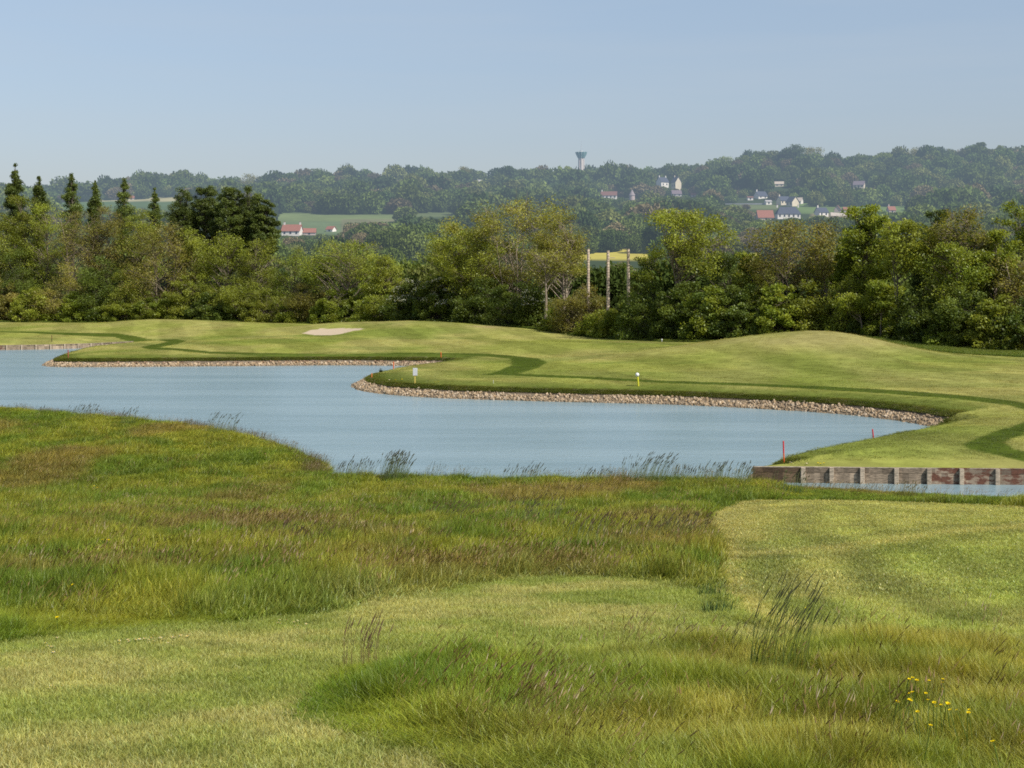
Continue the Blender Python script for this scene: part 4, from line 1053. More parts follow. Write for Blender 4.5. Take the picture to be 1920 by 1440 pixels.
    m = MB(); m.tube([(0, 0, zr(283)), (0, 0, zr(274)), (0, 0, zr(264))], [.28, .2, .1], 5, (.55, .6, .62)); m.tube([(-.9, 0, zr(278)), (.9, 0, zr(278))], .12, 4, (.55, .6, .62)); m.tube([(-.7, 0, zr(275)), (.7, 0, zr(275))], .12, 4, (.55, .6, .62))
    link('antenna', m.mesh('antenna', M_WALL), root)
    HOUSE_BOX.append((1083, 1098, 300, 317, Y))
build_houses()

# ---------------------------------------------------------------- far woods (masses nobody could count)
FIELD_BOX = [(515, 640, 402, 424, 1000), (640, 758, 402, 413, 1000), (765, 865, 400, 405, 1000), (1030, 1250, 466, 487, 645), (1375, 1470, 462, 474, 645), (1500, 1720, 375, 392, 1010), (90, 350, 371, 392, 1150), (1088, 1122, 339, 345, 1150), (1400, 1450, 386, 392, 960)]
def build_woods():
    r = rng(77)
    def crowns(cnt, lq):
     src = []
     for v in range(7):
        mb = MB(); n = cnt
        d = r.randn(n, 3); d /= np.linalg.norm(d, axis=1)[:, None]
        lob = 1+.16*np.sin(3.1*np.arctan2(d[:, 1], d[:, 0])+v)*np.cos(3.3*d[:, 2]+2*v)+.12*(r.rand(n)-.5)
        P = d*lob[:, None]*(.72+.28*r.rand(n)**.5)[:, None]; P[:, 2] = P[:, 2]*.62+.58
        P = P[P[:, 2] > 0.02]; n = len(P)
        q = leaf_quads(r, P, lq)
        # faces mostly turned outward so that each crown shades as one rounded mass
        mb.quads(q, (np.ones((n, 3))*(.75+.5*r.rand(n))[:, None])*np.array([1, 1, 1]))
        th = np.linspace(0, 1, 4)[:, None]; mb.tube(np.array([0, 0, -.1])+th*np.array([0, 0, .7]), [.05, .045, .04, .03], 5, (.8, .6, .5))
        # inner mass
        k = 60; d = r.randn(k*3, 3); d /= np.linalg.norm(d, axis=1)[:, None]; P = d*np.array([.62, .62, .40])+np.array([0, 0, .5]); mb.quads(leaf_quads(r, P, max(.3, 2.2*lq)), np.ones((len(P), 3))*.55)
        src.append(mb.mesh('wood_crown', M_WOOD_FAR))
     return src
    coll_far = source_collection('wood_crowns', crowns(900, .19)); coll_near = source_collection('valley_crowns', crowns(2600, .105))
    n = 30000
    Yt = np.sqrt(r.rand(n)*(1420**2-215**2)+215**2); u = (r.rand(n)-.5)*.80; x = u*Yt
    # keep a natural spacing
    order = r.permutation(n); cell = {}; keep = []
    for i in order:
        g = 6.2; ci, cj = int(math.floor(x[i]/g)), int(math.floor(Yt[i]/g)); ok = True
        for a in (-1, 0, 1):
            for b in (-1, 0, 1):
                for j in cell.get((ci+a, cj+b), ()):
                    if (x[i]-x[j])**2+(Yt[i]-Yt[j])**2 < 36: ok = False
        if ok: cell.setdefault((ci, cj), []).append(i); keep.append(i)
    x, Y = x[keep], Yt[keep]; n = len(x)
    z = ground_z(x, Y)
    R = 2.8+6.2*r.rand(n)**1.7*(.5+fbm(x/40, Y/60, 907)); hh = R*(.85+.75*r.rand(n))
    sm = smooth(640, 560, Y); R = R*(1-.15*sm)
    px = 960+F*x/Y; rb = HZ-F*(z-H)/Y; rt = rb-F*hh*1.22/Y; wp = R*F/Y
    ok = np.ones(n, bool)
    for b in HOUSE_BOX:
        inb = (px+wp*.85 > b[0]) & (px-wp*.85 < b[1]) & (rt < b[3]) & (Y < b[4]+6) & (rb > b[2])
        ok &= ~inb
    for b in FIELD_BOX:
        jit = 3*(r.rand(n)-.5)
        inb = (px > b[0]) & (px < b[1]) & (rb > b[2]) & (rt < b[3]+jit) & (Y < b[4])
        ok &= ~inb
    # keep the woods off the back of the belt on the fairway side
    ok &= Y > tree_edge(px)+26
    # the big nearer gap: scattered bushes rather than closed wood
    x, Y, z, R, hh, px = x[ok], Y[ok], z[ok], R[ok], hh[ok], px[ok]; n = len(x)
    pal = np.array([(.10, .145, .036), (.13, .175, .042), (.16, .20, .05), (.20, .22, .065), (.22, .18, .095), (.065, .10, .034)])
    pw = np.array([.28, .28, .16, .1, .08, .10]); ci = r.choice(6, n, p=pw/pw.sum())
    ci = np.where((Y < 440) & (ci == 4), 1, ci); nn = fbm(x/28, Y/45, 901); tint = pal[ci]*(.52+.92*nn)[:, None]*(.72+.5*r.rand(n))[:, None]
    rot = np.c_[.15*(r.rand(n)-.5), .15*(r.rand(n)-.5), r.rand(n)*6.28]
    for nm, lb, m in (('valley_wood', 'mass of valley woodland just behind the tree belt', Y < 700), ('hillside_wood', 'hazy wooded hillside reaching the skyline', Y >= 700)):
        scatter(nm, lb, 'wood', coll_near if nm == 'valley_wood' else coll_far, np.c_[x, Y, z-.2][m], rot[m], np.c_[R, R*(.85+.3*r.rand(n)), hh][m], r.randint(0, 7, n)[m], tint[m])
build_woods()

# ---------------------------------------------------------------- timber lake walls
M_TIMBER = solid_mat('weathered_timber', (1, 1, 1), .85, .45, 2.2, use_col=True, bump=.5, stretch=(2.2, 2.2, 9))
PANEL = [(0, 2), (0, 0), (0, 1), (0, 0), (0, 0), (3, 0), (2, 1), (1, 1), (0, 1), (0, 0)]
def rust_mat():
    m, nt, N, K = new_mat('rusty_timber'); tc = N.new('ShaderNodeTexCoord'); a = N.new('ShaderNodeAttribute'); a.attribute_name = 'Col'
    mp = N.new('ShaderNodeMapping'); mp.inputs['Scale'].default_value = (1.4, 1.4, 3.2); K.new(tc.outputs['Object'], mp.inputs[0])
    n = N.new('ShaderNodeTexNoise'); n.inputs['Scale'].default_value = 1.3; n.inputs['Detail'].default_value = 6; n.inputs['Roughness'].default_value = .65; K.new(mp.outputs[0], n.inputs['Vector'])
    mr = N.new('ShaderNodeMapRange'); mr.inputs['From Min'].default_value = .46; mr.inputs['From Max'].default_value = .56; K.new(n.outputs['Fac'], mr.inputs['Value'])
    n2 = N.new('ShaderNodeTexNoise'); n2.inputs['Scale'].default_value = 9; n2.inputs['Detail'].default_value = 4; K.new(tc.outputs['Object'], n2.inputs['Vector'])
    rr = N.new('ShaderNodeMix'); rr.data_type = 'RGBA'; K.new(n2.outputs['Fac'], rr.inputs[0]); rr.inputs[6].default_value = (.06, .022, .015, 1); rr.inputs[7].default_value = (.19, .075, .04, 1)
    mx = N.new('ShaderNodeMix'); mx.data_type = 'RGBA'; K.new(mr.outputs[0], mx.inputs[0]); K.new(a.outputs['Color'], mx.inputs[6]); K.new(rr.outputs[2], mx.inputs[7])
    p = N.new('ShaderNodeBsdfPrincipled'); p.inputs['Roughness'].default_value = .85; K.new(mx.outputs[2], p.inputs['Base Color']); out(nt, p.outputs[0]); return m
M_RUST = rust_mat()
def timber_wall(P, post_t, zt, label, bays, seed, name='timber_wall', topz=0.0):
    r = rng(seed)
    root = tag(link(name, None, None, (0, 0, 0)), label, 'retaining wall')
    P = np.array(P); seg = np.linalg.norm(np.diff(P, axis=0), axis=1); S = np.r_[0, np.cumsum(seg)]
    def pt(s): return np.array([np.interp(s, S, P[:, 0]), np.interp(s, S, P[:, 1])])
    ss = [s for s in post_t]
    edges = [bays[0]]+ss+[bays[1]]
    for a, b in zip(edges[:-1], edges[1:]):
        if b-a < .1: continue
        pa, pb = pt(a), pt(b); c = (pa+pb)/2; L = b-a; rz = math.atan2(pb[1]-pa[1], pb[0]-pa[0])
        m = MB(); rows = 2
        rust, wet = PANEL[edges.index(a) % len(PANEL)] if name == 'timber_wall' and seed == 12 else (1 if r.rand() < .15 else 0, 1 if r.rand() < .8 else 0)
        base = np.array([.27, .205, .145])*(.8+.4*r.rand())
        for q in range(rows):
            h0 = -.25 if q == 0 else .47; h1 = .455 if q == 0 else zt
            col = base*(.85+.4*r.rand())
            if wet == 2: col = col*np.array([.42, .36, .30])
            elif wet and q == rows-1: col = col*.6
            nx = 5
            for j in range(nx):       # each board reads as a run of stained lengths
                xl = L/nx; cc = c+(np.array([math.cos(rz), math.sin(rz)])*((j-(nx-1)/2)*xl))
                m.box((cc[0], cc[1]+.004*q+.002*((j+q) % 2), (h0+h1)/2), (xl, .075, h1-h0), rz, np.clip(col*(.65+.7*r.rand()), 0, .6))
        m.box((c[0], c[1]+.02, zt+.016), (L-.004, .12, .03), rz, np.array([.38, .31, .23])*(.8+.3*r.rand()))
        o = link('plank_panel', m.mesh('plank_panel', M_RUST if rust else M_TIMBER), root)
        if rust: o['label'] = 'rust stained plank panel'
        if wet == 2: o['label'] = 'dark damp plank panel'
    for s in ss:
        p = pt(s); m = MB(); pb = pt(s+.05); rz = math.atan2(pb[1]-p[1], pb[0]-p[0])
        m.box((p[0]+.11*math.sin(rz), p[1]-.125, (zt+topz-.4)/2+.02), (.2, .16, zt+topz+.4), rz+.04*(r.rand()-.5), np.array([.40, .32, .235])*(.8+.3*r.rand()), bev=.015)
        link('post', m.mesh('post', M_TIMBER), root)
    return root
def along(P, px):
    P = np.array(P); S = np.r_[0, np.cumsum(np.linalg.norm(np.diff(P, axis=0), axis=1))]; q = 960+F*P[:, 0]/P[:, 1]
    return float(np.interp(px, q, S))
timber_wall(WALLNEAR, [along(WALLNEAR, p) for p in (1505, 1558.5, 1616, 1679.5, 1741, 1802, 1869, 1934, 2000, 2070, 2140, 2210)], .69,
            'grey timber lake wall with square posts at the near right point', (along(WALLNEAR, 1411), along(WALLNEAR, 2330)), 12)
timber_wall(WALLFAR, [along(WALLFAR, p) for p in (-180, -150, -120, -92, -65, -40, -14, 12, 40, 67, 94, 120, 145, 169.5, 189, 209)], .68,
            'far timber lake wall with pale posts at the left edge', (along(WALLFAR, -200), along(WALLFAR, 250)), 15, topz=.02)

# ---------------------------------------------------------------- stone banks
def build_stones():
    r = rng(5); src = []
    m, nt, N, K = new_mat('bank_stone')
    a = N.new('ShaderNodeAttribute'); a.attribute_name = 'Col'; b = N.new('ShaderNodeAttribute'); b.attribute_type = 'INSTANCER'; b.attribute_name = 'tint'
    mu = N.new('ShaderNodeMix'); mu.data_type = 'RGBA'; mu.blend_type = 'MULTIPLY'; mu.inputs[0].default_value = 1; K.new(a.outputs['Color'], mu.inputs[6]); K.new(b.outputs['Color'], mu.inputs[7])
    p = N.new('ShaderNodeBsdfPrincipled'); p.inputs['Roughness'].default_value = .85; p.inputs['Specular IOR Level'].default_value = .2; K.new(mu.outputs[2], p.inputs['Base Color']); out(nt, p.outputs[0])
    import bmesh
    for v in range(7):
        bm = bmesh.new(); bmesh.ops.create_icosphere(bm, subdivisions=1, radius=1)
        for vt in bm.verts:
            vt.co *= .72+.5*r.rand(); vt.co.z *= .7
        me = bpy.data.meshes.new('bank_stone'); bm.to_mesh(me); bm.free()
        ca = me.color_attributes.new('Col', 'FLOAT_COLOR', 'POINT'); c = np.ones((len(me.vertices), 4), np.float32); c[:, :3] = (.8+.4*r.rand(len(me.vertices)))[:, None]; ca.data.foreach_set('color', c.ravel())
        me.materials.append(m); src.append(me)
    coll = source_collection('bank_stones', src)
    idx = [i for i in range(len(SP)) if ST[i] == 2]
    ln = np.array([np.linalg.norm(SP[(i+1) % len(SP)]-SP[i]) for i in idx])
    n = int(ln.sum()*125); pick = np.array(idx)[r.choice(len(idx), n, p=ln/ln.sum())]
    t = r.rand(n); A, B = SP[pick], SP[(pick+1) % len(SP)]; P = A*(1-t)[:, None]+B*t[:, None]
    d = B-A; nr = np.c_[-d[:, 1], d[:, 0]]; nr /= np.linalg.norm(nr, axis=1)[:, None]+1e-9
    off = -.25+2.0*r.rand(n)
    a = P+nr*.5; da, _ = shore(a[:, 0], a[:, 1]); sg = np.where(da > 0, 1., -1.)
    P = P+nr*(sg*off)[:, None]; ds, tg = shore(P[:, 0], P[:, 1])
    top = .92+.65*(fbm(P[:, 0]/1.5, P[:, 1]/1.5, 31)-.5)
    far = P[:, 1] > 160; top = np.where(far, top*.8, top)
    k = (ds < top) & (ds > -.3) & (tg == 2); x, Y = P[k, 0], P[k, 1]; n = len(x)
    z = np.maximum(ground_z(x, Y), -.1)
    s = .045+.10*r.rand(n)**2.2; s = np.where(Y > 160, s*1.25, s)
    pal = np.array([(.44, .355, .235), (.50, .41, .285), (.38, .30, .20), (.55, .475, .36), (.24, .20, .14), (.42, .32, .195)])
    tint = pal[r.choice(6, n, p=[.28, .24, .18, .14, .08, .08])]*(.72+.36*r.rand(n))[:, None]*np.array([1, .93, .88])
    wet = smooth(.18, -.05, ds[k]); tint = tint*(1-.35*wet)[:, None]
    left = (Y > 160) & (ds[k] > .6) & (960+F*x/Y > 170); tint[left] *= np.array([.62, .55, .55])
    rot = r.rand(n, 3)*6.28
    pxx = 960+F*x/Y
    for nm, lb, mm in (('spit_stones', 'stone bank along the front of the far left spit', (Y > 158)), ('bank_stones', 'pale stone bank along the middle of the far shore', (Y <= 158) & (Y > 90)), ('point_stones', 'stones at the tip of the near right point', Y <= 90)):
        if mm.sum(): scatter(nm, lb, 'stones', coll, np.c_[x, Y, z+s*.35][mm], rot[mm], np.c_[s*1.25, s, s][mm], r.randint(0, 7, n)[mm], tint[mm])
build_stones()

# ---------------------------------------------------------------- bare poles, stakes, signs
M_PAINT = solid_mat('painted_wood', (1, 1, 1), .6, .12, 9, use_col=True)
def build_posts():
    for px, top, w, d, lb in ((1103, 467, 6.0, 5, 'left one of three tall bare pale poles in the tree belt'), (1140, 470, 6.6, 1.5, 'middle tall bare pale pole with a short cross arm'), (1178, 467, 6.4, 4, 'right one of three tall bare pale poles, beside the broad tree')):
        Y = tree_edge(px)+d; x = (px-960)*Y/F; z = float(ground_z(np.array([x]), np.array([Y]))[0]); h = H-(top-HZ)*Y/F-z; rr = w*.5*Y/F; r = rng(px)
        root = tag(link('bare_pole', None, None, (x, Y, z)), lb, 'pole', 'tall bare poles')
        m = MB(); n = 34; t = np.linspace(-.4, h, n)
        m2 = MB()
        for a, b in zip(t[:-1], t[1:]):
            c = np.array([.56, .45, .34])*(.85+.3*r.rand()); f = 1-.12*a/h
            m.tube([(0, 0, a), (0, 0, b-.07)], rr*f*(.96+.06*r.rand()), 9, c, cap=False); m.tube([(0, 0, b-.07), (0, 0, b)], rr*f*.88, 9, c*.6, cap=False)
        m.tube([(0, 0, h-.02), (0, 0, h+.03)], rr*.85, 9, (.4, .33, .26))
        link('shaft', m.mesh('shaft', M_BARK, False), root)
        if px == 1140:
            m2.box((.55, 0, h-1.05), (1.0, .09, .1), 0, (.45, .38, .3)); link('cross_arm', m2.mesh('cross_arm', M_PAINT), root)
        for k in range(int(h/1.1)):
            pass
    def stake(px, row, h, w, lean, c0, c1, lb, name='marker_stake', group='water hazard stakes', y0=12, Y=None):
        if Y is None: x, Y, z = hit(px, row, 0, y0)
        else: x = (px-960)*Y/F; z = float(ground_z(np.array([x]), np.array([Y]))[0])
        m = MB(); n = 5; t = np.linspace(0, 1, n)
        root = tag(link(name, None, None, (x, Y, z)), lb, 'stake', group)
        P = np.c_[lean*h*t, 0*t, -.1+(h+.1)*t]; k = int(n*.5)
        m.tube(P[:k+1], w/2, 8, c0); link('lower_shaft', m.mesh('lower_shaft', M_PAINT, False), root)
        m = MB(); m.tube(P[k:], w/2*1.01, 8, c1); m.tube([P[-1], P[-1]+np.array([0, 0, .02])], [w/2, w*.2], 8, c1); link('upper_shaft', m.mesh('upper_shaft', M_PAINT, False), root)
    OR, RD = (.62, .13, .035), (.55, .045, .055)
    stake(1470, 868, .98, .07, -.03, OR, RD, 'tall red stake on the near right point by the timber wall', y0=71)
    stake(1639, 815, .74, .075, -.12, RD, RD, 'leaning red stake on the back edge of the near right point', Y=86.0)
    stake(827, 671, .66, .11, -.03, OR, OR, 'orange red stake above the end of the middle inlet', y0=100)
    stake(738, 694, .72, .10, 0, OR, OR, 'orange red stake at the back shore of the middle spit', Y=158.0)
    stake(697, 710, .48, .10, 0, OR, (.6, .2, .05), 'short orange stake near the tip of the middle spit', y0=100)
    stake(128, 671, .9, .12, -.03, (.30, .08, .05), (.33, .06, .05), 'dark red stake on the tip of the far left spit', y0=150)
    stake(97, 641, 1.0, .10, 0, (.07, .06, .03), (.12, .05, .03), 'dark stake on the grass above the far timber wall', y0=200)
    stake(112, 603, .9, .16, 0, (.45, .16, .05), (.45, .16, .05), 'tiny orange stake before the trees at far left', y0=250)
    stake(925, 719, .25, .05, 0, (.5, .5, .4), (.5, .5, .4), 'short pale peg at the edge of the middle stone bank', group='pegs', name='peg', y0=100)
    # yellow hazard marker with white top
    x, Y, z = hit(1197, 724, 0, 100); root = tag(link('marker_post', None, None, (x, Y, z)), 'yellow marker post with a white top above the middle stone bank', 'marker post')
    m = MB(); m.tube([(0, 0, -.1), (-.03, 0, .4), (-.07, 0, .8)], .075, 8, (.58, .56, .04)); link('post', m.mesh('post', M_PAINT), root)
    m = MB(); m.lathe([(.02, -.16), (.12, -.12), (.16, 0), (.12, .11), (.02, .16)], 12, (-.09, 0, .9), (.78, .78, .75)); link('top_disc', m.mesh('top_disc', M_PAINT, True), root)
    # grey sign on a yellow post
    x, Y, z = hit(778, 720, 0, 100); root = tag(link('sign_post', None, None, (x, Y, z)), 'small grey sign on a yellow post on the middle spit', 'sign')
    m = MB(); m.box((0, 0, .32), (.11, .09, .86), 0, (.55, .43, .10), bev=.01); link('post', m.mesh('post', M_PAINT), root)
    m = MB(); m.box((.02, -.07, 1.02), (.38, .04, .62), .1, (.52, .53, .54), bev=.012); link('panel', m.mesh('panel', M_PAINT), root)
    x, Y, z = hit(1241, 641, 0, 150); root = tag(link('tee_marker', None, None, (x, Y, z)), 'small white marker at the grass edge below the dark hedge', 'marker')
    m = MB(); m.box((0, 0, .08), (.1, .1, .3), 0, (.5, .5, .45)); link('base', m.mesh('base', M_PAINT), root)
    m = MB(); m.lathe([(.02, -.10), (.09, -.06), (.10, .02), (.06, .09), (.02, .10)], 10, (0, 0, .3), (.8, .8, .78)); link('ball', m.mesh('ball', M_PAINT, True), root)
build_posts()

# ---------------------------------------------------------------- single grass tufts
def tuft(px, row, w, h, n, label, drift=.18, stem=(.17, .21, .06), head=(.15, .11, .08), green=(.12, .19, .03), nb=None, hw=.016, hl=.12, sw=.005, y0=11, name='grass_tuft', bw=(.008, .014), bh=(.3, .65)):
    x, Y, z = hit(px, row, 0, y0); r = rng(int(px*7+row))
    root = tag(link(name, None, None, (x, Y, z-.03)), label, name.replace('_', ' '), 'tufts of tall grass')
    s = stalks(r, n, w/2, h*.55, h, sw, hl, hw, drift, stem, head); link('seed_stems', s.mesh('seed_stems', M_TUFT), root)
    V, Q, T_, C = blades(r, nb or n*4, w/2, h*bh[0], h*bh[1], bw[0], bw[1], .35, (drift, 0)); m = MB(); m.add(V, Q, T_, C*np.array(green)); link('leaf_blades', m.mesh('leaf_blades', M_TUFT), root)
    return root
def build_tufts():
    DK, OL = (.125, .13, .085), (.17, .21, .08)
    for a in (
      (150, 790, 1.9, 1.05, 46, 'wispy dark tuft on the left shore, first from the left', .3), (240, 797, .9, 1.0, 26, 'small dark tuft second from the left on the left shore', .15),
      (412, 815, 1.9, 1.15, 42, 'thin grey green tuft third from the left on the left shore', .3), (75, 786, .8, .8, 9, 'few thin stems at the far left of the shore', .1),
      (738, 903, 1.25, 1.28, 120, 'dense reed tuft standing before the open water, left of centre', .22), (672, 901, 1.5, 1.0, 34, 'loose reed stems left of the dense tuft', .2), (640, 899, .7, .75, 14, 'sparse stems at the small inlet', .15),
      (960, 908, 1.1, .8, 22, 'thin stems at the shore centre', .2), (1000, 908, .9, .95, 20, 'thin taller stems at the shore just right of centre', .2), (1110, 908, 1.6, .7, 26, 'short stems between centre and the wind blown tuft', .2),
      (1215, 908, 1.6, 1.3, 70, 'wind blown reed tuft right of centre at the shore', .3), (1180, 908, .8, 1.2, 14, 'tall lone stems left of the wind blown tuft', .05),
      (1290, 909, 1.5, .85, 34, 'low reed stems right of the wind blown tuft', .2), (1345, 910, 1.2, 1.0, 40, 'reeds close to the tip of the near right point', .2), (1392, 913, .9, 1.05, 34, 'reeds covering the end of the timber wall', .2)):
        px, row, w, h, n, lb, dr = a
        tuft(px, row, w, h, n, lb, drift=dr, stem=OL, head=DK, green=(.14, .21, .045), hw=.014, hl=.18, sw=.007, y0=60, name='reed_tuft', bw=(.008, .014), bh=(.25, .6))
    tuft(1480, 925, 1.5, .95, 30, 'green leafy tuft before the dark left end of the timber wall', .12, OL, (.13, .13, .06), (.10, .17, .025), 170, .02, .12, .007, 55, bw=(.014, .024))
    tuft(1705, 931, 1.3, .62, 26, 'yellow green tuft before the middle of the timber wall', .1, (.25, .22, .07), (.22, .18, .07), (.19, .2, .04), 130, .018, .1, .007, 55, bw=(.014, .022))
    for px, row, w, h, n, lb in ((1000, 1000, 1.7, 1.0, 70, 'tall olive tuft in the meadow near the right centre'), (1140, 1030, 2.4, .85, 90, 'brown seeding tuft left of the mown lawn'), (1270, 1020, 1.6, .7, 60, 'dark tuft overhanging the left corner of the lawn'),
                                 (550, 1040, 1.6, .65, 60, 'brown tuft in the middle of the meadow'), (850, 985, 1.7, .75, 70, 'reddish brown tuft of seeding grass near the shore')):
        tuft(px, row, w, h, n, lb, .22, OL, (.16, .10, .06) if 'brown' in lb else (.14, .11, .06), (.115, .17, .026), n*4, .010, .12, .005, 15)
    tuft(1468, 1285, .7, 1.0, 64, 'tall dark seeding tuft standing over the front patch', .16, (.16, .20, .04), (.10, .105, .042), (.23, .30, .035), 240, .0054, .17, .0042, bw=(.005, .010))
    tuft(1395, 1262, .6, .55, 22, 'lower seeding stems left of the tall dark tuft', .15, (.15, .17, .05), (.13, .10, .05), (.17, .21, .035), 70, .0042, .10, .0025, bw=(.005, .009))
    tuft(1215, 1245, .7, .5, 16, 'slender leaning stems at the back of the front patch', .3, (.2, .17, .07), (.17, .12, .06), (.19, .22, .04), 40, .0042, .1, .0025, bw=(.005, .009))
    tuft(682, 1262, .55, .55, 30, 'reddish brown stems at the left end of the front patch', .05, (.24, .17, .08), (.24, .15, .085), (.19, .21, .045), 50, .005, .13, .003, bw=(.005, .009))
    tuft(1345, 1148, .45, .28, 6, 'small blue green leaf tuft on the mown path by the lawn', .05, (.1, .15, .05), (.1, .14, .05), (.075, .13, .05), 60, .006, .05, .003, bw=(.01, .018), bh=(.6, 1.0))
    tuft(1335, 1118, .5, .25, 5, 'second blue green leaf tuft at the meadow corner', .05, (.1, .15, .05), (.1, .14, .05), (.085, .14, .045), 60, .006, .05, .003, bw=(.01, .018), bh=(.6, 1.0))
    tuft(714, 698, .3, .36, 8, 'dark little plant on the back shore of the middle spit', .0, (.03, .05, .03), (.03, .05, .03), (.03, .05, .03), 110, .03, .06, .01, 100, bw=(.03, .05), bh=(.5, 1.0))
build_tufts()

# ---------------------------------------------------------------- flowers
def build_flowers():
    r = rng(8)
    M_PET = leaf_mat('petals', .25); 
    def proto(petal, centre, rad, stem_h, cup):
        m = MB(); a = np.linspace(0, 1, 4)[:, None]; m.tube(np.array([0, 0, -stem_h])+a*np.array([.01, 0, stem_h]), .0035, 4, (.12, .19, .04)); s = m.mesh('stem', M_PET)
        m = MB(); n = 6
        for i in range(n):
            t = i*2*np.pi/n; d = np.array([math.cos(t), math.sin(t), 0]); q = np.array([-d[1], d[0], 0]); up = np.array([0, 0, 1.])
            V = [d*.1*rad, d*.65*rad+q*.46*rad+up*cup*rad*.6, d*1.0*rad+up*cup*rad*1.1, d*.65*rad-q*.46*rad+up*cup*rad*.6]; m.add(np.array(V), [(0, 1, 2, 3)], None, np.array(petal)*(.85+.3*r.rand()))
        m.lathe([(.02*rad, -.12*rad), (.3*rad, 0), (.24*rad, .16*rad), (.01, .2*rad)], 8, (0, 0, .02*rad), centre); return s, m.mesh('bloom', M_PET)
    YL = [proto((.80, .62, .015), (.55, .38, .01), .021, .34, .45) for _ in range(3)]
    WH = [proto((.80, .78, .74), (.75, .55, .05), .016, .05, .15) for _ in range(3)]
    def flower(px, row, pr, off, label, name, cat, group, s=1.0, y0=10.5):
        x, Y, z = hit(px, row, off, y0); st, bl = pr[r.randint(3)]
        root = tag(link(name, None, None, (x, Y, z+off)), label, cat, group); root.scale = (s, s, s if s < 1.5 else 1.2)
        root.rotation_euler = (-.25+.3*(r.rand()-.5), .3*(r.rand()-.5), r.rand()*6.28)
        link('stem', st, root); link('bloom', bl, root)
    A = [(525, 305), (480, 325), (585, 340), (755, 345), (945, 325), (945, 370), (940, 465), (470, 520), (525, 505), (710, 520), (740, 612), (485, 605), (495, 622), (335, 645), (305, 630), (825, 650), (920, 680), (1010, 660), (1020, 668), (850, 700), (1045, 750), (1140, 750), (1310, 748), (1300, 790), (595, 775), (775, 965)]
    for a, b in A: flower(1640+a/7.385, 1230+b/7.385, YL, .42, 'yellow buttercup in the cluster at the lower right', 'yellow_flower', 'flower', 'buttercups at the lower right', .62+.3*r.rand())
    flower(1862, 1391, YL, .34, 'lone yellow buttercup near the bottom right corner', 'yellow_flower', 'flower', 'lone buttercups')
    flower(1512, 1140, YL, .1, 'lone yellow buttercup behind the tall dark tuft', 'yellow_flower', 'flower', 'lone buttercups')
    for a, b in ((165, 423), (272, 434), (262, 440)): flower(a/2, 880+b/2, YL, .3, 'yellow buttercup in the trio at the left of the meadow', 'yellow_flower', 'flower', 'buttercups at the left', 1.3)
    flower(107, 1158, YL, .2, 'yellow buttercup low at the left meadow edge', 'yellow_flower', 'flower', 'lone buttercups', 1.2)
    for a, b in ((385, 264), (405, 265), (340, 66), (352, 62), (365, 68), (395*1, 120), (405, 130), (730, 128), (790, 118), (808, 130), (1195, 148), (1145, 153)):
        flower(a/2 if a > 300 else a, 880+b/2, YL, .35, 'yellow flower speck in the back of the left meadow', 'yellow_flower', 'flower', 'yellow flowers in the back meadow', 2.0)
    for a, b in ((660, 240), (668, 243), (680, 240), (700, 242), (710, 245)): flower(960+a/2, 880+b/2, YL, .25, 'yellow flower at the left corner of the mown lawn', 'yellow_flower', 'flower', 'yellow flowers by the lawn', 1.7)
    for k in range(38):
        t = r.rand(); px = 225+150*t+6*r.randn(); row = 1203-13*t+3*r.randn()
        flower(px, row, WH, .045, 'small white daisy in the patch along the mown path', 'daisy', 'flower', 'daisies along the path', .8+.6*r.rand())
    for k in range(10): flower(68+50*r.rand(), 1214+6*r.randn(), WH, .045, 'small white daisy left of the main daisy patch', 'daisy', 'flower', 'daisies at the left', .8+.5*r.rand())
    for k in range(10): flower(515+65*r.rand(), 1166+4*r.randn(), WH, .045, 'small white daisy at the meadow edge near the path centre', 'daisy', 'flower', 'daisies at the centre', .8+.5*r.rand())
    for k in range(6): flower(90+30*r.rand(), 1290+3*r.randn(), WH, .045, 'small white daisy on the mown grass at the lower left', 'daisy', 'flower', 'daisies at the lower left', .8+.4*r.rand())
    for k in range(16): flower(1480+36*r.rand(), 866+3*r.randn(), WH, .1, 'white flower beside the tall red stake', 'white_flower', 'flower', 'white flowers by the stake', 3.0, 71)
    for px, row in ((1534, 868), (1539, 869), (1545, 868), (1641, 855)): flower(px, row, YL, .1, 'yellow flower on the grass of the near right point', 'yellow_flower', 'flower', 'yellow flowers on the point', 2.6, 71)
    for px, row in ((698, 709), (702, 710), (742, 712), (754, 711), (815, 716), (822, 716), (818, 717), (848, 718)): flower(px, row, YL, .1, 'yellow flower clump on the middle spit', 'yellow_flower', 'flower', 'yellow flowers on the middle spit', 4.0, 100)
    for px, row in ((722, 711), (730, 712), (767, 712), (770, 713), (772, 711)): flower(px, row, WH, .1, 'white flower clump left of the grey sign', 'white_flower', 'flower', 'white flowers on the middle spit', 4.5, 100)
build_flowers()

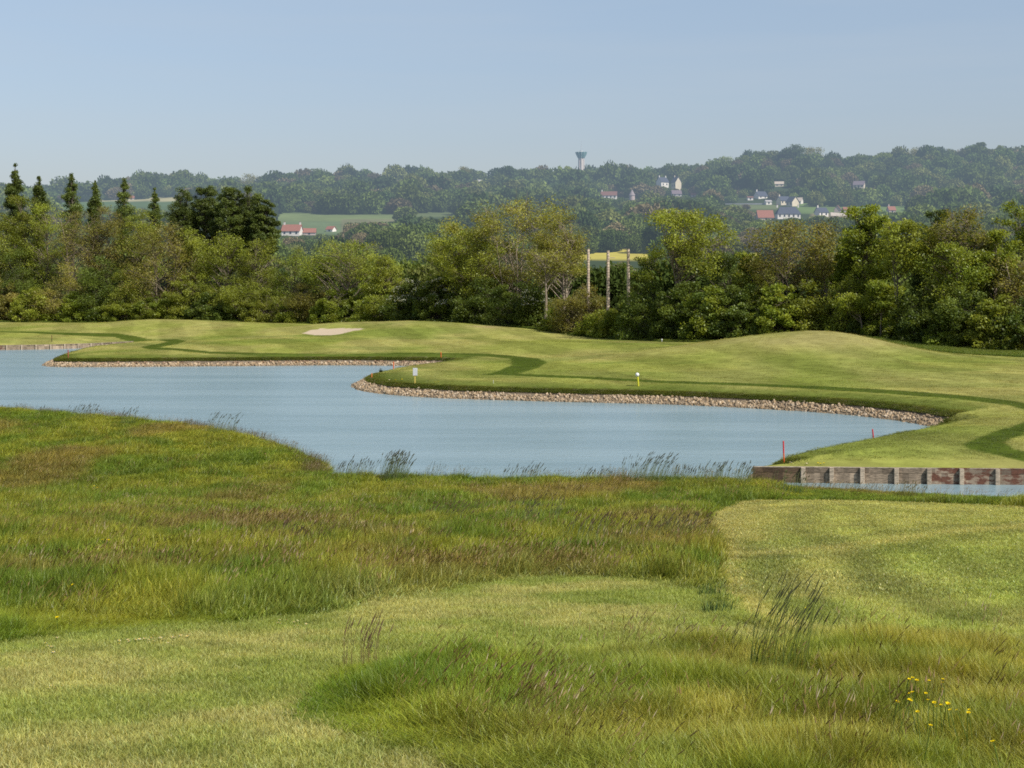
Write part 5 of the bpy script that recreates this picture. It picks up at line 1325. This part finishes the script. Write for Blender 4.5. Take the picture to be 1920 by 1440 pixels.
# ---------------------------------------------------------------- light, sky, camera
SUN_EL, SUN_AZ = math.radians(47), math.radians(128)      # azimuth clockwise from the view direction: behind the viewer, to the right
def build_light():
    w = bpy.data.worlds.new('World'); sc.world = w; w.use_nodes = True
    nt = w.node_tree; N, K = nt.nodes, nt.links; N.clear()
    sky = N.new('ShaderNodeTexSky'); sky.sky_type = 'NISHITA'; sky.sun_disc = False
    sky.sun_elevation = SUN_EL; sky.sun_rotation = SUN_AZ
    sky.air_density = 1.0; sky.dust_density = 1.2; sky.ozone_density = 2.0; sky.altitude = 50
    tc = N.new('ShaderNodeTexCoord')
    mp = N.new('ShaderNodeMapping'); mp.inputs['Scale'].default_value = (1.6, 1.6, 16); mp.inputs['Rotation'].default_value = (0, .05, 0); K.new(tc.outputs['Generated'], mp.inputs[0])
    n = N.new('ShaderNodeTexNoise'); n.inputs['Scale'].default_value = 2.2; n.inputs['Detail'].default_value = 6; n.inputs['Roughness'].default_value = .55; K.new(mp.outputs[0], n.inputs['Vector'])
    mr = N.new('ShaderNodeMapRange'); mr.inputs['From Min'].default_value = .42; mr.inputs['From Max'].default_value = .75; mr.inputs['To Max'].default_value = .2; K.new(n.outputs['Fac'], mr.inputs['Value'])
    tint = N.new('ShaderNodeMix'); tint.data_type = 'RGBA'; tint.blend_type = 'MULTIPLY'; tint.inputs[0].default_value = 1
    K.new(sky.outputs[0], tint.inputs[6])
    sp = N.new('ShaderNodeSeparateXYZ'); K.new(tc.outputs['Generated'], sp.inputs[0])
    rp = N.new('ShaderNodeValToRGB'); K.new(sp.outputs['Z'], rp.inputs[0]); e = rp.color_ramp.elements
    e[0].position = 0; e[0].color = SKYTINT[0]; e[1].position = .5; e[1].color = SKYTINT[2]; q = e.new(.18); q.color = SKYTINT[1]
    sc2 = N.new('ShaderNodeVectorMath'); sc2.operation = 'SCALE'; sc2.inputs['Scale'].default_value = 2.2; K.new(rp.outputs[0], sc2.inputs[0])
    K.new(sc2.outputs[0], tint.inputs[7])
    mx = N.new('ShaderNodeMix'); mx.data_type = 'RGBA'; K.new(mr.outputs[0], mx.inputs[0]); K.new(tint.outputs[2], mx.inputs[6]); mx.inputs[7].default_value = (6.2, 6.9, 7.6, 1)
    bg = N.new('ShaderNodeBackground'); bg.inputs['Strength'].default_value = .085; K.new(mx.outputs[2], bg.inputs['Color'])
    o = N.new('ShaderNodeOutputWorld'); K.new(bg.outputs[0], o.inputs[0])
    L = bpy.data.lights.new('sun', 'SUN'); L.energy = 5.0; L.angle = math.radians(.5); L.color = (1, .955, .87)
    ob = bpy.data.objects.new('sun', L); COL.objects.link(ob)
    from mathutils import Vector
    d = Vector((math.sin(SUN_AZ)*math.cos(SUN_EL), math.cos(SUN_AZ)*math.cos(SUN_EL), math.sin(SUN_EL)))
    ob.rotation_euler = d.to_track_quat('Z', 'Y').to_euler(); ob.location = (60, -60, 80)
SKYTINT = [(.51, .475, .535, 1), (.83, .74, .695, 1), (.57, .53, .52, 1)]
build_light()
cam = bpy.data.cameras.new('camera'); cam.sensor_width = 36; cam.lens = F/1920*36; cam.shift_y = -(720-HZ)/1920
cam.clip_start = .5; cam.clip_end = 20000
co = bpy.data.objects.new('camera', cam); COL.objects.link(co); co.location = (0, 0, H); co.rotation_euler = (math.pi/2, 0, 0)
sc.camera = co
sc.view_settings.view_transform = 'Standard'; sc.view_settings.look = 'None'; sc.view_settings.exposure = 0
sc.cycles.use_denoising = False; sc.cycles.caustics_reflective = False; sc.cycles.caustics_refractive = False; sc.cycles.sample_clamp_indirect = 4
sc.cycles.pixel_filter_type = 'BLACKMAN_HARRIS'; sc.cycles.filter_width = 1.7
sc.cycles.max_bounces = 4; sc.cycles.diffuse_bounces = 2; sc.cycles.glossy_bounces = 2; sc.cycles.transmission_bounces = 2; sc.cycles.transparent_max_bounces = 4
sc.render.film_transparent = False
